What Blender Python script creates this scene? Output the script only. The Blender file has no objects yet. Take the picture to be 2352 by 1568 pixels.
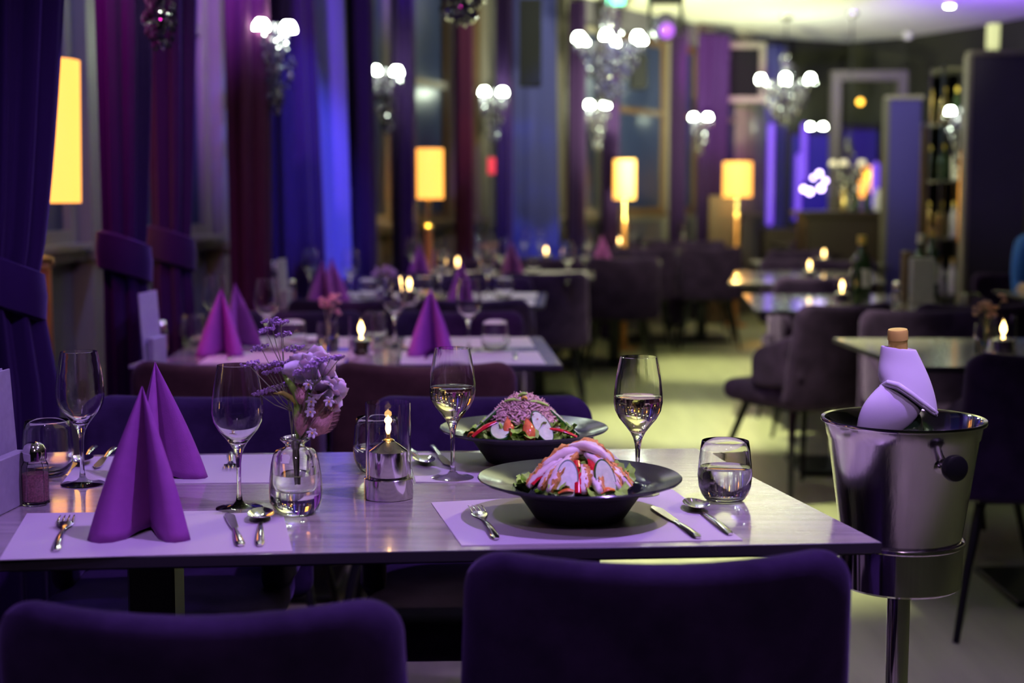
import bpy, bmesh, math, random
from mathutils import Vector, Matrix, noise
random.seed(7)
PI = math.pi
C = bpy.context.scene.collection
sc = bpy.context.scene

# ---------------------------------------------------------------- camera
H = 1.238
FPX = 3400.0
TILT = math.atan(344.0 / FPX)
cam_data = bpy.data.cameras.new('camera')
cam_data.sensor_width = 36.0
cam_data.lens = FPX / 2352.0 * 36.0
cam_data.clip_start = 0.05
cam_data.clip_end = 80
cam = bpy.data.objects.new('camera', cam_data)
C.objects.link(cam)
cam.location = (0, 0, H)
cam.rotation_euler = (PI / 2 - TILT, 0, 0)
sc.camera = cam
cam_data.dof.use_dof = True
cam_data.dof.focus_distance = 2.40
cam_data.dof.aperture_fstop = 2.8

# ---------------------------------------------------------------- colour, world
sc.view_settings.view_transform = 'Standard'
sc.view_settings.look = 'None'
sc.view_settings.exposure = 0.55
sc.view_settings.gamma = 1.0
sc.view_settings.use_curve_mapping = False
cy = sc.cycles
cy.use_denoising = True
cy.max_bounces = 9
cy.diffuse_bounces = 1
cy.glossy_bounces = 4
cy.transmission_bounces = 8
cy.transparent_max_bounces = 8
cy.sample_clamp_indirect = 6.0
cy.sample_clamp_direct = 0
cy.caustics_reflective = False
cy.caustics_refractive = True
cy.blur_glossy = 0.6
cy.use_adaptive_sampling = True
cy.adaptive_threshold = 0.03
w = bpy.data.worlds.new('night'); sc.world = w
w.use_nodes = True
w.node_tree.nodes['Background'].inputs[0].default_value = (0.30, 0.22, 0.6, 1)
w.node_tree.nodes['Background'].inputs[1].default_value = 0.012

def look(o, target):
    d = Vector(target) - o.location
    o.rotation_euler = d.to_track_quat('-Z', 'Y').to_euler()

def spot(name, loc, target, color, power, cone=60, blend=0.6, radius=0.05):
    l = bpy.data.lights.new(name, 'SPOT')
    l.color = color; l.energy = power; l.spot_size = math.radians(cone)
    l.spot_blend = blend; l.shadow_soft_size = radius
    o = bpy.data.objects.new(name, l); C.objects.link(o)
    o.location = loc; look(o, target)
    return o

def point(name, loc, color, power, radius=0.03):
    l = bpy.data.lights.new(name, 'POINT')
    l.color = color; l.energy = power; l.shadow_soft_size = radius
    o = bpy.data.objects.new(name, l); C.objects.link(o)
    o.location = loc
    return o

PUR = (0.40, 0.14, 1.0)
BLU = (0.11, 0.13, 1.0)
VIO = (0.22, 0.05, 1.0)
MAG = (0.9, 0.05, 0.75)
CRM = (0.95, 1.0, 0.52)
WRM = (1.0, 0.62, 0.14)
RED = (1.0, 0.05, 0.12)
#LIGHTS
KEY = (0.47, 0.26, 1.0)
# purple stage wash over the tables
spot('spotlight_purple_table', (0.75, 1.75, 2.75), (-0.05, 2.4, 0.75), KEY, 106, 88, 0.6, 0.04)
spot('spotlight_purple_left', (-0.75, 1.2, 2.75), (-0.7, 2.4, 0.75), (0.47, 0.24, 1.0), 34, 70, 0.8, 0.06)
spot('spotlight_purple_second', (0.3, 3.6, 2.75), (-0.45, 4.8, 0.75), KEY, 50, 76, 0.8, 0.06)
spot('spotlight_purple_third', (0.2, 6.0, 2.75), (-0.3, 7.0, 0.75), KEY, 36, 70, 0.8, 0.06)
spot('spotlight_purple_chairs', (0.2, -0.2, 2.7), (0.1, 1.7, 0.7), (0.85, 0.55, 1.0), 24, 56, 0.9, 0.10)
spot('spotlight_purple_bucket', (1.0, 0.9, 2.7), (0.62, 2.3, 0.95), (0.62, 0.40, 1.0), 40, 26, 0.7, 0.06)
spot('spotlight_cream_table', (1.5, 3.7, 2.7), (0.15, 2.4, 0.78), (1.0, 0.86, 0.48), 56, 26, 0.7, 0.05)
# colour washes on curtains
spot('spotlight_violet_near', (-0.2, 5.6, 2.75), (-1.1, 4.5, 1.9), VIO, 130, 60, 0.7, 0.03)
spot('spotlight_violet_corner', (-0.50, 3.6, 2.78), (-1.0, 3.2, 1.7), (0.25, 0.05, 1.0), 16, 60, 0.7, 0.03)
spot('spotlight_magenta_near', (-1.42, 3.70, 2.1), (-1.16, 4.15, 1.7), (1.0, 0.03, 0.55), 26, 70, 0.8, 0.03)
spot('spotlight_blue_curtain', (0.1, 5.0, 2.7), (-0.95, 6.9, 1.5), BLU, 420, 26, 0.6, 0.05)
spot('spotlight_violet_high', (0.3, 4.6, 2.3), (-0.95, 6.6, 2.9), VIO, 330, 40, 0.9, 0.05)
spot('spotlight_violet_mid', (0.9, 7.4, 2.2), (-0.5, 9.0, 2.9), VIO, 300, 42, 0.9, 0.05)
spot('spotlight_blue_drape', (1.1, 8.6, 2.7), (0.1, 10.5, 1.3), BLU, 230, 30, 0.6, 0.05)
spot('spotlight_red_strip', (0.6, 8.2, 2.7), (-0.35, 9.7, 1.6), RED, 45, 12, 0.5, 0.05)
spot('spotlight_magenta_far', (1.9, 12.0, 2.75), (1.9, 14.4, 2.1), MAG, 200, 36, 0.6, 0.05)
spot('spotlight_violet_far', (2.6, 12.5, 2.75), (3.0, 15.3, 1.4), (0.2, 0.04, 1), 60, 34, 0.6, 0.05)
spot('spotlight_blue_panel', (2.3, 9.0, 2.75), (2.8, 10.4, 1.7), (0.16, 0.08, 1.0), 30, 34, 0.6, 0.05)
spot('spotlight_purple_ceiling', (3.7, 11.2, 1.7), (4.0, 13.0, 2.83), (0.24, 0.06, 1.0), 210, 76, 0.9, 0.05)
spot('spotlight_purple_partition', (1.6, 5.2, 2.75), (2.6, 8.0, 1.6), (0.5, 0.3, 1.0), 34, 26, 0.8, 0.05)
spot('spotlight_violet_niche', (-1.0, 5.3, 2.6), (-1.45, 7.0, 2.0), (0.45, 0.18, 1.0), 150, 60, 0.8, 0.03)
spot('spotlight_blue_niche', (-1.2, 4.0, 2.7), (-1.75, 5.3, 1.7), (0.2, 0.25, 1.0), 60, 50, 0.8, 0.03)
# cream light: up at the ceiling and down on the aisle
spot('ceiling_uplight', (1.2, 10.2, 1.0), (1.5, 13.4, 2.9), CRM, 800, 74, 1.0, 0.1)
spot('ceiling_uplight', (0.9, 6.6, 1.1), (1.4, 10.0, 2.9), CRM, 800, 80, 1.0, 0.1)
spot('downlight_aisle', (0.80, 4.9, 2.78), (0.80, 5.2, 0), CRM, 420, 44, 0.8, 0.05)
spot('downlight_aisle', (1.0, 7.4, 2.78), (1.0, 7.8, 0), CRM, 460, 40, 0.8, 0.05)
spot('downlight_aisle', (1.4, 10.0, 2.78), (1.4, 10.3, 0), CRM, 300, 38, 0.8, 0.05)
spot('downlight_orange', (1.75, 12.0, 2.0), (1.72, 12.0, 0), (1, .42, .05), 70, 30, 0.9, 0.05)
spot('downlight_near', (1.1, 2.0, 2.78), (1.25, 2.6, 0), CRM, 9, 70, 0.9, 0.08)
spot('downlight_right', (1.7, 5.4, 2.78), (1.5, 6.3, 0.7), CRM, 13, 50, 0.9, 0.08)
spot('downlight_right', (1.9, 7.4, 2.78), (1.5, 8.4, 0.7), CRM, 16, 44, 0.9, 0.08)
#ENDLIGHTS

# ---------------------------------------------------------------- ray helpers (plan positions measured on real planes)
def ray(px, py):
    u = (px - 1176.0) / FPX; v = (784.0 - py) / FPX
    ct, st = math.cos(TILT), math.sin(TILT)
    return Vector((u, ct + v * st, -st + v * ct))
def PZ(px, py, h):
    d = ray(px, py); t = (h - H) / d.z
    return Vector((d.x * t, d.y * t, h))
def PY(px, py, Y):
    d = ray(px, py); t = Y / d.y
    return Vector((d.x * t, Y, H + d.z * t))

# ---------------------------------------------------------------- materials
MATS = {}
def mat(name, col, rough=0.5, metal=0.0, sheen=0.0, trans=0.0, ior=1.45, emit=None, estr=0.0,
        noise_amt=0.0, noise_scale=8.0, stretch=(1, 1, 1), bump=0.0, bump_scale=200.0, spec=0.5, coat=0.0, sub=0.0, col2=None, alpha=None):
    if name in MATS: return MATS[name]
    m = bpy.data.materials.new(name); m.use_nodes = True
    nt = m.node_tree; b = nt.nodes['Principled BSDF']
    b.inputs['Base Color'].default_value = (*col, 1)
    b.inputs['Roughness'].default_value = rough
    b.inputs['Metallic'].default_value = metal
    b.inputs['IOR'].default_value = ior
    b.inputs['Specular IOR Level'].default_value = spec
    b.inputs['Transmission Weight'].default_value = trans
    if sheen:
        b.inputs['Specular IOR Level'].default_value = 0.06
        b.inputs['Sheen Weight'].default_value = sheen
        b.inputs['Sheen Roughness'].default_value = 0.35
        b.inputs['Sheen Tint'].default_value = (0.55, 0.38, 0.85, 1)
    if coat:
        b.inputs['Coat Weight'].default_value = coat
        b.inputs['Coat Roughness'].default_value = 0.09
        b.inputs['Coat IOR'].default_value = 1.65
    if sub:
        b.inputs['Subsurface Weight'].default_value = sub
        b.inputs['Subsurface Scale'].default_value = 0.01
    if emit:
        b.inputs['Emission Color'].default_value = (*emit, 1)
        b.inputs['Emission Strength'].default_value = estr
    if noise_amt or bump or col2:
        tc = nt.nodes.new('ShaderNodeTexCoord'); mp = nt.nodes.new('ShaderNodeMapping')
        mp.inputs['Scale'].default_value = stretch
        nt.links.new(tc.outputs['Object'], mp.inputs['Vector'])
    if noise_amt or col2:
        n = nt.nodes.new('ShaderNodeTexNoise'); n.inputs['Scale'].default_value = noise_scale
        n.inputs['Detail'].default_value = 5; nt.links.new(mp.outputs[0], n.inputs['Vector'])
        r = nt.nodes.new('ShaderNodeValToRGB')
        r.color_ramp.elements[0].position = 0.3; r.color_ramp.elements[1].position = 0.7
        a = noise_amt
        if col2:
            r.color_ramp.elements[0].color = (*col2, 1); r.color_ramp.elements[1].color = (*col, 1)
        else:
            r.color_ramp.elements[0].color = tuple(c * (1 - a) for c in col) + (1,)
            r.color_ramp.elements[1].color = tuple(min(1, c * (1 + a)) for c in col) + (1,)
        nt.links.new(n.outputs['Fac'], r.inputs[0]); nt.links.new(r.outputs[0], b.inputs['Base Color'])
    if bump:
        n2 = nt.nodes.new('ShaderNodeTexNoise'); n2.inputs['Scale'].default_value = bump_scale
        n2.inputs['Detail'].default_value = 3; nt.links.new(mp.outputs[0], n2.inputs['Vector'])
        bp = nt.nodes.new('ShaderNodeBump'); bp.inputs['Strength'].default_value = bump
        bp.inputs['Distance'].default_value = 0.002
        nt.links.new(n2.outputs['Fac'], bp.inputs['Height']); nt.links.new(bp.outputs[0], b.inputs['Normal'])
    MATS[name] = m
    return m

M_wood = mat('table_laminate', (0.46, 0.42, 0.39), 0.20, coat=1.0, spec=0.6, noise_amt=0.22, noise_scale=3.0, stretch=(1.2, 14, 1), bump=0.08, bump_scale=60)
M_edge = mat('table_edge', (0.035, 0.03, 0.04), 0.45)
M_mat = mat('placemat_paper', (0.62, 0.56, 0.60), 0.55, bump=0.15, bump_scale=500)
M_napkin = mat('purple_paper', (0.33, 0.068, 0.36), 0.75, bump=0.25, bump_scale=700, noise_amt=0.06, noise_scale=60)
M_velvet = mat('chair_velvet', (0.034, 0.019, 0.058), 0.85, sheen=0.26, bump=0.5, bump_scale=350, noise_amt=0.35, noise_scale=14)
M_velvet_lit = mat('lamplit_velvet', (0.085, 0.045, 0.035), 0.85, sheen=0.4, bump=0.5, bump_scale=350, noise_amt=0.3, noise_scale=14)  # same velvet as the other chairs, lamplight put into its colour
M_black = mat('black_metal', (0.02, 0.02, 0.022), 0.35, metal=0.6)
M_chrome = mat('polished_steel', (0.82, 0.80, 0.78), 0.10, metal=1.0)
M_steel = mat('brushed_steel', (0.66, 0.64, 0.62), 0.19, metal=1.0, noise_amt=0.16, noise_scale=14, stretch=(1, 1, .25), bump=0.15, bump_scale=120)
M_cutlery = mat('cutlery_steel', (0.85, 0.83, 0.82), 0.13, metal=1.0)
M_glass = mat('clear_glass', (1, 1, 1), 0.0, trans=1.0, ior=1.45)
M_water = mat('water', (0.97, 0.98, 1.0), 0.0, trans=1.0, ior=1.33)
M_wine = mat('white_wine', (1.0, 0.90, 0.62), 0.0, trans=1.0, ior=1.34)
M_bowl = mat('stoneware_glaze', (0.026, 0.029, 0.031), 0.17, spec=0.45, noise_amt=0.15, noise_scale=90)
M_bowlout = mat('stoneware_matte', (0.022, 0.020, 0.028), 0.5, bump=0.5, bump_scale=500)
M_salt = mat('pink_salt', (0.42, 0.16, 0.20), 0.8, noise_amt=0.5, noise_scale=400)
M_card = mat('grey_card', (0.33, 0.31, 0.36), 0.6, noise_amt=0.08, noise_scale=60)
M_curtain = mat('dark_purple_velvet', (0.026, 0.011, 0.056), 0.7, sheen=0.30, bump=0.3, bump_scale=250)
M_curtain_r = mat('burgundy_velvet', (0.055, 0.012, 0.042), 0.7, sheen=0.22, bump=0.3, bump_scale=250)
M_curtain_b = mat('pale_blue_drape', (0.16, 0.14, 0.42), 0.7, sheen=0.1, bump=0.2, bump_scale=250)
M_wall = mat('pale_plaster', (0.11, 0.10, 0.15), 0.6, noise_amt=0.05, noise_scale=3)
M_walld = mat('olive_plaster', (0.024, 0.024, 0.015), 0.6, noise_amt=0.06, noise_scale=3)
M_trim = mat('painted_trim', (0.20, 0.175, 0.165), 0.35)
M_brown = mat('stained_window_wood', (0.10, 0.055, 0.03), 0.5, noise_amt=0.15, noise_scale=6, stretch=(4, 4, .5))
M_pane = mat('night_window_glass', (0.02, 0.03, 0.09), 0.32, spec=0.35)
M_ceil = mat('ceiling_paint', (0.80, 0.79, 0.70), 0.7)
M_floor = mat('floor_laminate', (0.40, 0.40, 0.26), 0.30, noise_amt=0.14, noise_scale=2.0, stretch=(6, 0.6, 1))
M_shade = mat('lamp_shade_lit', (0.45, 0.3, 0.12), 0.8, emit=(1.0, 0.37, 0.055), estr=1.6)
M_shade_in = mat('lamp_shade_lining', (0.95, 0.85, 0.6), 0.8, emit=(1.0, 0.6, 0.15), estr=2.4)
M_copper = mat('copper', (0.85, 0.36, 0.12), 0.3, metal=0.7)
M_brass = mat('brass', (0.85, 0.62, 0.25), 0.25, metal=1.0)
M_dome = mat('frosted_glass_lit', (1, 1, 1), 0.4, emit=(0.84, 1.0, 0.74), estr=48.0)
M_addglow_p = mat('added_purple_glow', (1, 1, 1), 0.4, emit=(0.6, 0.35, 1.0), estr=80.0)  # glow colours of the added highlight fittings overhead
M_addglow_b = mat('added_blue_glow', (1, 1, 1), 0.4, emit=(0.15, 0.2, 1.0), estr=70.0)
M_crystal = mat('smoky_crystal', (0.62, 0.62, 0.66), 0.03, metal=0.9)
M_crystald = mat('dark_crystal', (0.06, 0.05, 0.08), 0.05, metal=0.3, spec=1.0)
M_flame = mat('candle_flame', (1, 0.8, 0.4), 0.5, emit=(1.0, 0.60, 0.20), estr=80.0)
M_wax = mat('wax', (0.85, 0.8, 0.7), 0.5)
M_green = mat('lettuce_green', (0.38, 0.78, 0.09), 0.45, noise_amt=0.4, noise_scale=60)
M_dkgreen = mat('cucumber_skin', (0.03, 0.16, 0.02), 0.3)
M_cuc = mat('cucumber_flesh', (0.80, 0.95, 0.62), 0.3, noise_amt=0.12, noise_scale=120, sub=0.2)
M_tom = mat('tomato', (0.85, 0.20, 0.06), 0.18, noise_amt=0.3, noise_scale=60)
M_pep = mat('red_pepper', (0.70, 0.015, 0.03), 0.18)
M_carrot = mat('carrot', (0.85, 0.22, 0.03), 0.4)
M_tuna = mat('tuna', (0.92, 0.58, 0.48), 0.55, noise_amt=0.2, noise_scale=150)
M_chick = mat('chicken_meat', (1.0, 0.80, 0.70), 0.4, noise_amt=0.08, noise_scale=90, sub=0.1)
M_crust = mat('breaded_crust', (1.0, 0.40, 0.09), 0.6, noise_amt=0.35, noise_scale=110, bump=1.0, bump_scale=250)
M_corn = mat('sweetcorn', (0.9, 0.55, 0.06), 0.4)
M_stem = mat('flower_stem', (0.26, 0.28, 0.16), 0.6)
M_leafy = mat('yellow_green_leaf', (0.40, 0.40, 0.05), 0.5, noise_amt=0.3, noise_scale=40)
M_statice = mat('statice_purple', (0.50, 0.32, 0.60), 0.8, noise_amt=0.3, noise_scale=200)
M_petal = mat('petal_pink_white', (0.95, 0.76, 0.84), 0.6, noise_amt=0.15, noise_scale=50, sub=0.15)
M_white = mat('white_floret', (0.82, 0.74, 0.82), 0.6)
M_bunny = mat('bunny_tail_pink', (0.62, 0.34, 0.30), 0.9, noise_amt=0.2, noise_scale=200)
M_linen = mat('white_linen', (0.80, 0.74, 0.84), 0.8, bump=0.06, bump_scale=900)
M_gold = mat('gold_foil', (1.0, 0.74, 0.16), 0.28, metal=0.25)
M_bottle = mat('dark_bottle_glass', (0.02, 0.045, 0.02), 0.06, spec=0.8)
M_label = mat('white_label', (0.75, 0.72, 0.75), 0.5)
M_panel = mat('grey_partition', (0.06, 0.05, 0.085), 0.6, spec=.2, noise_amt=0.06, noise_scale=5)
M_bpanel = mat('blue_partition', (0.045, 0.035, 0.19), 0.6, spec=.1)
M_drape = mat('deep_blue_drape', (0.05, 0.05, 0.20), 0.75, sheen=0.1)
M_frame = mat('dark_painted_frame', (0.085, 0.075, 0.065), 0.5)
M_counter = mat('dark_counter_wood', (0.028, 0.016, 0.012), 0.4)
M_screen = mat('blue_screen', (0.01, 0.01, 0.05), 0.3, emit=(0.03, 0.01, 0.5), estr=0.28)
M_vlamp = mat('violet_lamp', (1, 1, 1), 0.3, emit=(0.62, 0.45, 1.0), estr=9.0)
M_vglow = mat('violet_tube', (.08, .04, .25), 0.3, emit=(0.20, 0.06, 1.0), estr=0.55)
M_exit = mat('green_exit_light', (0.1, 0.9, 0.6), 0.3, emit=(0.15, 1.0, 0.6), estr=3.0)
M_red = mat('red_enamel', (0.65, 0.02, 0.06), 0.35)
M_redled = mat('red_lens', (0.6, 0.02, 0.05), 0.35, emit=(0.9, 0.02, 0.08), estr=0.35)
M_orange = mat('orange_lamp', (1, 0.6, 0.1), 0.4, emit=(1.0, 0.45, 0.03), estr=3.0)
M_shirt = mat('blue_shirt', (0.02, 0.12, 0.55), 0.8)
M_skin = mat('skin', (0.55, 0.33, 0.24), 0.5)
M_hair = mat('brown_hair', (0.05, 0.03, 0.02), 0.6)
M_cab = mat('matt_black_cabinet', (0.008, 0.008, 0.012), 0.8, spec=.1)
M_trousers = mat('dark_trousers', (0.02, 0.02, 0.03), 0.8)
M_mirror = mat('mirror_glass', (0.55, 0.56, 0.55), 0.05, metal=1.0)

# ---------------------------------------------------------------- mesh helpers
def obj(name, bm, m, parent=None, smooth=True, loc=None, ang=40):
    me = bpy.data.meshes.new(name); bm.to_mesh(me); bm.free()
    ms = m if isinstance(m, (list, tuple)) else [m]
    for x in ms: me.materials.append(x)
    if smooth:
        for p in me.polygons: p.use_smooth = True
        me.set_sharp_from_angle(angle=math.radians(ang))
    o = bpy.data.objects.new(name, me); C.objects.link(o)
    if parent is not None: o.parent = parent
    if loc is not None: o.location = loc
    return o
def tag(o, label, cat, group=None, kind=None):
    o['label'] = label; o['category'] = cat
    if group: o['group'] = group
    if kind: o['kind'] = kind
    return o
def thing(name, label, cat, loc=(0, 0, 0), rz=0.0, group=None):
    o = bpy.data.objects.new(name, None); C.objects.link(o)
    o.empty_display_size = 0.05
    o.location = loc; o.rotation_euler = (0, 0, rz)
    return tag(o, label, cat, group)
def struct(name, bm, m, parent=None, smooth=False):
    o = obj(name, bm, m, parent, smooth)
    if parent is None: o['kind'] = 'structure'
    return o
def copy_tree(o, parent=None):
    c = o.copy(); C.objects.link(c)
    if parent is not None: c.parent = parent
    for ch in list(o.children): copy_tree(ch, c)
    return c
def dup(o, loc, rz, label, group=None):
    c = copy_tree(o); c.location = loc; c.rotation_euler = (0, 0, rz)
    c['label'] = label
    if group: c['group'] = group
    return c
def B(): return bmesh.new()
def box(bm, c, s, rot=None, bevel=0.0, segs=2):
    r = bmesh.ops.create_cube(bm, size=1.0)
    vs = r['verts']
    bmesh.ops.scale(bm, vec=s, verts=vs)
    if bevel > 0:
        es = list({e for v in vs for e in v.link_edges})
        g = bmesh.ops.bevel(bm, geom=es, offset=bevel, segments=segs, profile=0.5, affect='EDGES')
        vs = list({v for f in g['faces'] for v in f.verts} | {v for v in vs if v.is_valid})
    if rot is not None: bmesh.ops.transform(bm, matrix=rot, verts=vs)
    bmesh.ops.translate(bm, vec=c, verts=vs)
    return vs
def lathe(bm, prof, n=40, closed=False, mtx=None, ripple=None):
    """prof: list of (r, z); closed joins last to first"""
    rings = []
    for r, z in prof:
        if r < 1e-6: rings.append([bm.verts.new((0, 0, z))])
        else:
            ring = []
            for k in range(n):
                a = 2 * PI * k / n
                rr = r * (1 + (ripple(a, z) if ripple else 0))
                ring.append(bm.verts.new((rr * math.cos(a), rr * math.sin(a), z)))
            rings.append(ring)
    pairs = list(zip(rings, rings[1:]))
    if closed: pairs.append((rings[-1], rings[0]))
    for A, Bq in pairs:
        if len(A) == 1 and len(Bq) == 1: continue
        for k in range(n):
            k2 = (k + 1) % n
            if len(A) == 1: bm.faces.new((A[0], Bq[k], Bq[k2]))
            elif len(Bq) == 1: bm.faces.new((A[k], Bq[0], A[k2]))
            else: bm.faces.new((A[k], Bq[k], Bq[k2], A[k2]))
    allv = [v for r in rings for v in r]
    if mtx is not None: bmesh.ops.transform(bm, matrix=mtx, verts=allv)
    return allv
def fixn(bm):
    bmesh.ops.recalc_face_normals(bm, faces=bm.faces[:])
    if bm.calc_volume(signed=True) < 0: bmesh.ops.reverse_faces(bm, faces=bm.faces[:])
    return bm
def tube(bm, pts, rad, n=8, cap=True, flat=1.0):
    pts = [Vector(p) for p in pts]
    rads = rad if isinstance(rad, (list, tuple)) else [rad] * len(pts)
    rings = []; ref = None
    for i, p in enumerate(pts):
        if i == 0: t = pts[1] - pts[0]
        elif i == len(pts) - 1: t = pts[-1] - pts[-2]
        else: t = pts[i + 1] - pts[i - 1]
        t.normalize()
        if ref is None:
            ref = Vector((0, 0, 1)) if abs(t.z) < 0.9 else Vector((1, 0, 0))
        s = t.cross(ref); s.normalize(); u = s.cross(t); u.normalize(); ref = u
        r = rads[i]
        rings.append([bm.verts.new(p + s * (r * math.cos(2 * PI * k / n)) + u * (r * flat * math.sin(2 * PI * k / n))) for k in range(n)])
    for A, Bq in zip(rings, rings[1:]):
        for k in range(n):
            bm.faces.new((A[k], A[(k + 1) % n], Bq[(k + 1) % n], Bq[k]))
    if cap:
        bm.faces.new(list(reversed(rings[0]))); bm.faces.new(rings[-1])
    return rings
def ball(bm, c, r, sub=1, s=(1, 1, 1), rot=None):
    v = bmesh.ops.create_icosphere(bm, subdivisions=sub, radius=r)['verts']
    bmesh.ops.scale(bm, vec=s, verts=v)
    if rot is not None: bmesh.ops.transform(bm, matrix=rot, verts=v)
    bmesh.ops.translate(bm, vec=c, verts=v)
def quadprism(bm, pts, z0, z1):
    lo = [bm.verts.new((p[0], p[1], z0)) for p in pts]; hi = [bm.verts.new((p[0], p[1], z1)) for p in pts]
    n = len(pts)
    bm.faces.new(list(reversed(lo))); bm.faces.new(hi)
    for k in range(n): bm.faces.new((lo[k], lo[(k + 1) % n], hi[(k + 1) % n], hi[k]))
def RM(ax, a): return Matrix.Rotation(a, 4, ax)
def interp(tab, x):
    if x <= tab[0][0]: return tab[0][1]
    for (a, fa), (b, fb) in zip(tab, tab[1:]):
        if x <= b: return fa + (fb - fa) * (x - a) / (b - a)
    return tab[-1][1]

# ---------------------------------------------------------------- room
WALL = [(-3, -1.2), (0, -1.15), (2.2, -1.12), (3.2, -1.10), (4.2, -1.10), (5.0, -1.10), (5.7, -1.06), (6.3, -0.99), (7.4, -0.90),
        (8.6, -0.70), (9.5, -0.44), (10.4, -0.12), (12, 0.68), (13, 1.20), (14, 1.80), (15, 2.52), (15.8, 3.2)]   # curtain line: (Y, X)
def cx(Y): return interp(WALL, Y)
def ctan(Y):
    d = Vector((cx(Y + .25) - cx(Y - .25), 0.5, 0)); d.normalize(); return d
OUT = (0.0,)
def cpt(Y, off=0.0):                       # off: distance outward (away from room)
    if isinstance(off, tuple): off = interp([(5.9, .62), (7.5, .26)], Y) + off[0]
    t = ctan(Y); n = Vector((-t.y, t.x, 0))
    return Vector((cx(Y), Y, 0)) + n * off
def solveY(px, off=0.0, lo=2.0, hi=15.7):
    for _ in range(50):
        m = (lo + hi) / 2; p = cpt(m, off)
        q = 1176 + FPX * p.x / p.y
        if q < px: lo = m
        else: hi = m
    return (lo + hi) / 2
CEIL = 2.83
ys = [-3, -1, 0.5] + [2.0 + i * 0.5 for i in range(28)]
left = [cpt(y, OUT) for y in ys if y <= 15.6]
far = [Vector((3.6, 16.15, 0)), Vector((4.1, 15.6, 0)), Vector((4.5, 14.6, 0)), Vector((4.9, 13.2, 0)), Vector((5.3, 11.4, 0))]
right = [Vector((5.5, 9, 0)), Vector((5.5, -3, 0))]
loop = left + far + right
bm = B(); quadprism(bm, [(p.x, p.y) for p in loop], -0.1, 0.0); struct('floor', fixn(bm), M_floor)
bm = B(); quadprism(bm, [(p.x, p.y) for p in loop], CEIL, CEIL + 0.1); struct('ceiling', fixn(bm), M_ceil)
def wallstrip(name, pts, z0, z1, m, th=0.12, inward=0.0):
    bm = B(); n = len(pts)
    inn = []; outp = []
    for i, p in enumerate(pts):
        a = pts[max(0, i - 1)]; b = pts[min(n - 1, i + 1)]
        t = (b - a).normalized(); nn = Vector((-t.y, t.x, 0))
        inn.append(p - nn * inward); outp.append(p + nn * th)
    V = lambda p, z: bm.verts.new((p.x, p.y, z))
    a0 = [V(p, z0) for p in inn]; a1 = [V(p, z1) for p in inn]; b0 = [V(p, z0) for p in outp]; b1 = [V(p, z1) for p in outp]
    for i in range(n - 1):
        bm.faces.new((a0[i], a0[i + 1], a1[i + 1], a1[i])); bm.faces.new((b0[i], b1[i], b1[i + 1], b0[i + 1]))
        bm.faces.new((a1[i], a1[i + 1], b1[i + 1], b1[i])); bm.faces.new((a0[i], b0[i], b0[i + 1], a0[i + 1]))
    bm.faces.new((a0[0], a1[0], b1[0], b0[0])); bm.faces.new((a0[-1], b0[-1], b1[-1], a1[-1]))
    return struct(name, fixn(bm), m)
wallstrip('wall_left', left, 0, CEIL, M_wall)
wallstrip('wall_far', [left[-1]] + far + [right[0]], 0, CEIL, M_walld)
wallstrip('wall_right', right, 0, CEIL, M_walld)
wallstrip('wall_back', [right[1], left[0]], 0, CEIL, M_walld)
wallstrip('baseboard_left', left, 0, 0.10, M_trim, th=-0.001, inward=0.015)
wallstrip('trim_1', left[3:], 0.98, 1.02, M_trim, th=-0.001, inward=0.06)

# pilasters and windows on the left wall
pil_px = [178, 492, 632, 790, 897, 1035, 1112, 1288, 1385, 1530, 1605, 1700]
pil = [solveY(p, OUT) for p in pil_px]
wn = 0
def frame_at(Y, off):
    p = cpt(Y, off); t = (cpt(Y + .1, off) - cpt(Y - .1, off)).normalized(); return p, math.atan2(t.y, t.x)
for i, Y in enumerate(pil):
    p, a = frame_at(Y, (-0.045,))
    R = RM('Z', a)
    bm = B(); w_ = 0.15 if i < 4 else 0.22
    box(bm, (0, 0, CEIL / 2), (w_, 0.09, CEIL))
    box(bm, (0, -0.012, 1.0), (w_ + 0.05, 0.13, 0.03))
    box(bm, (0, -0.006, 2.62), (w_ + 0.03, 0.11, 0.05))
    bmesh.ops.transform(bm, matrix=Matrix.Translation(p) @ R, verts=bm.verts[:])
    struct('trim_%d' % (i + 2), bm, M_trim)
edges = [2.35, 3.5, 4.65] + pil
for i in range(len(edges) - 1):
    a0, a1 = edges[i], edges[i + 1]
    Y = (a0 + a1) / 2; L = (cpt(a1, OUT) - cpt(a0, OUT)).length - 0.24
    if L < 0.25: continue
    wn += 1
    p, a = frame_at(Y, (-0.02,))
    X4 = Matrix.Translation(p) @ RM('Z', a)
    t = bpy.data.objects.new('window_%d' % wn, None); C.objects.link(t); t['kind'] = 'structure'
    t.matrix_world = X4
    z0, z1 = 1.04, 2.6
    bm = B(); box(bm, (0, 0.012, (z0 + z1) / 2), (L - 0.08, 0.012, z1 - z0 - 0.08)); obj('pane', bm, M_pane, t, False)
    wood = M_brown if i in (7, 8, 11, 12) else M_trim
    for sx in (-1, 1):
        bm = B(); box(bm, (sx * (L / 2 - 0.03), 0, (z0 + z1) / 2), (0.06, 0.05, z1 - z0), bevel=0.004, segs=1); obj('side_frame', bm, wood, t, False)
    for z in (z0 + .03, z1 - .03, 1.95):
        bm = B(); box(bm, (0, 0, z), (L - 0.12, 0.045, 0.05)); obj('cross_frame', bm, wood, t, False)
    bm = B(); box(bm, (0, -0.03, z0 - 0.005), (L, 0.12, 0.025), bevel=0.004, segs=1); obj('window_sill', bm, wood, t, False)

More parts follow.
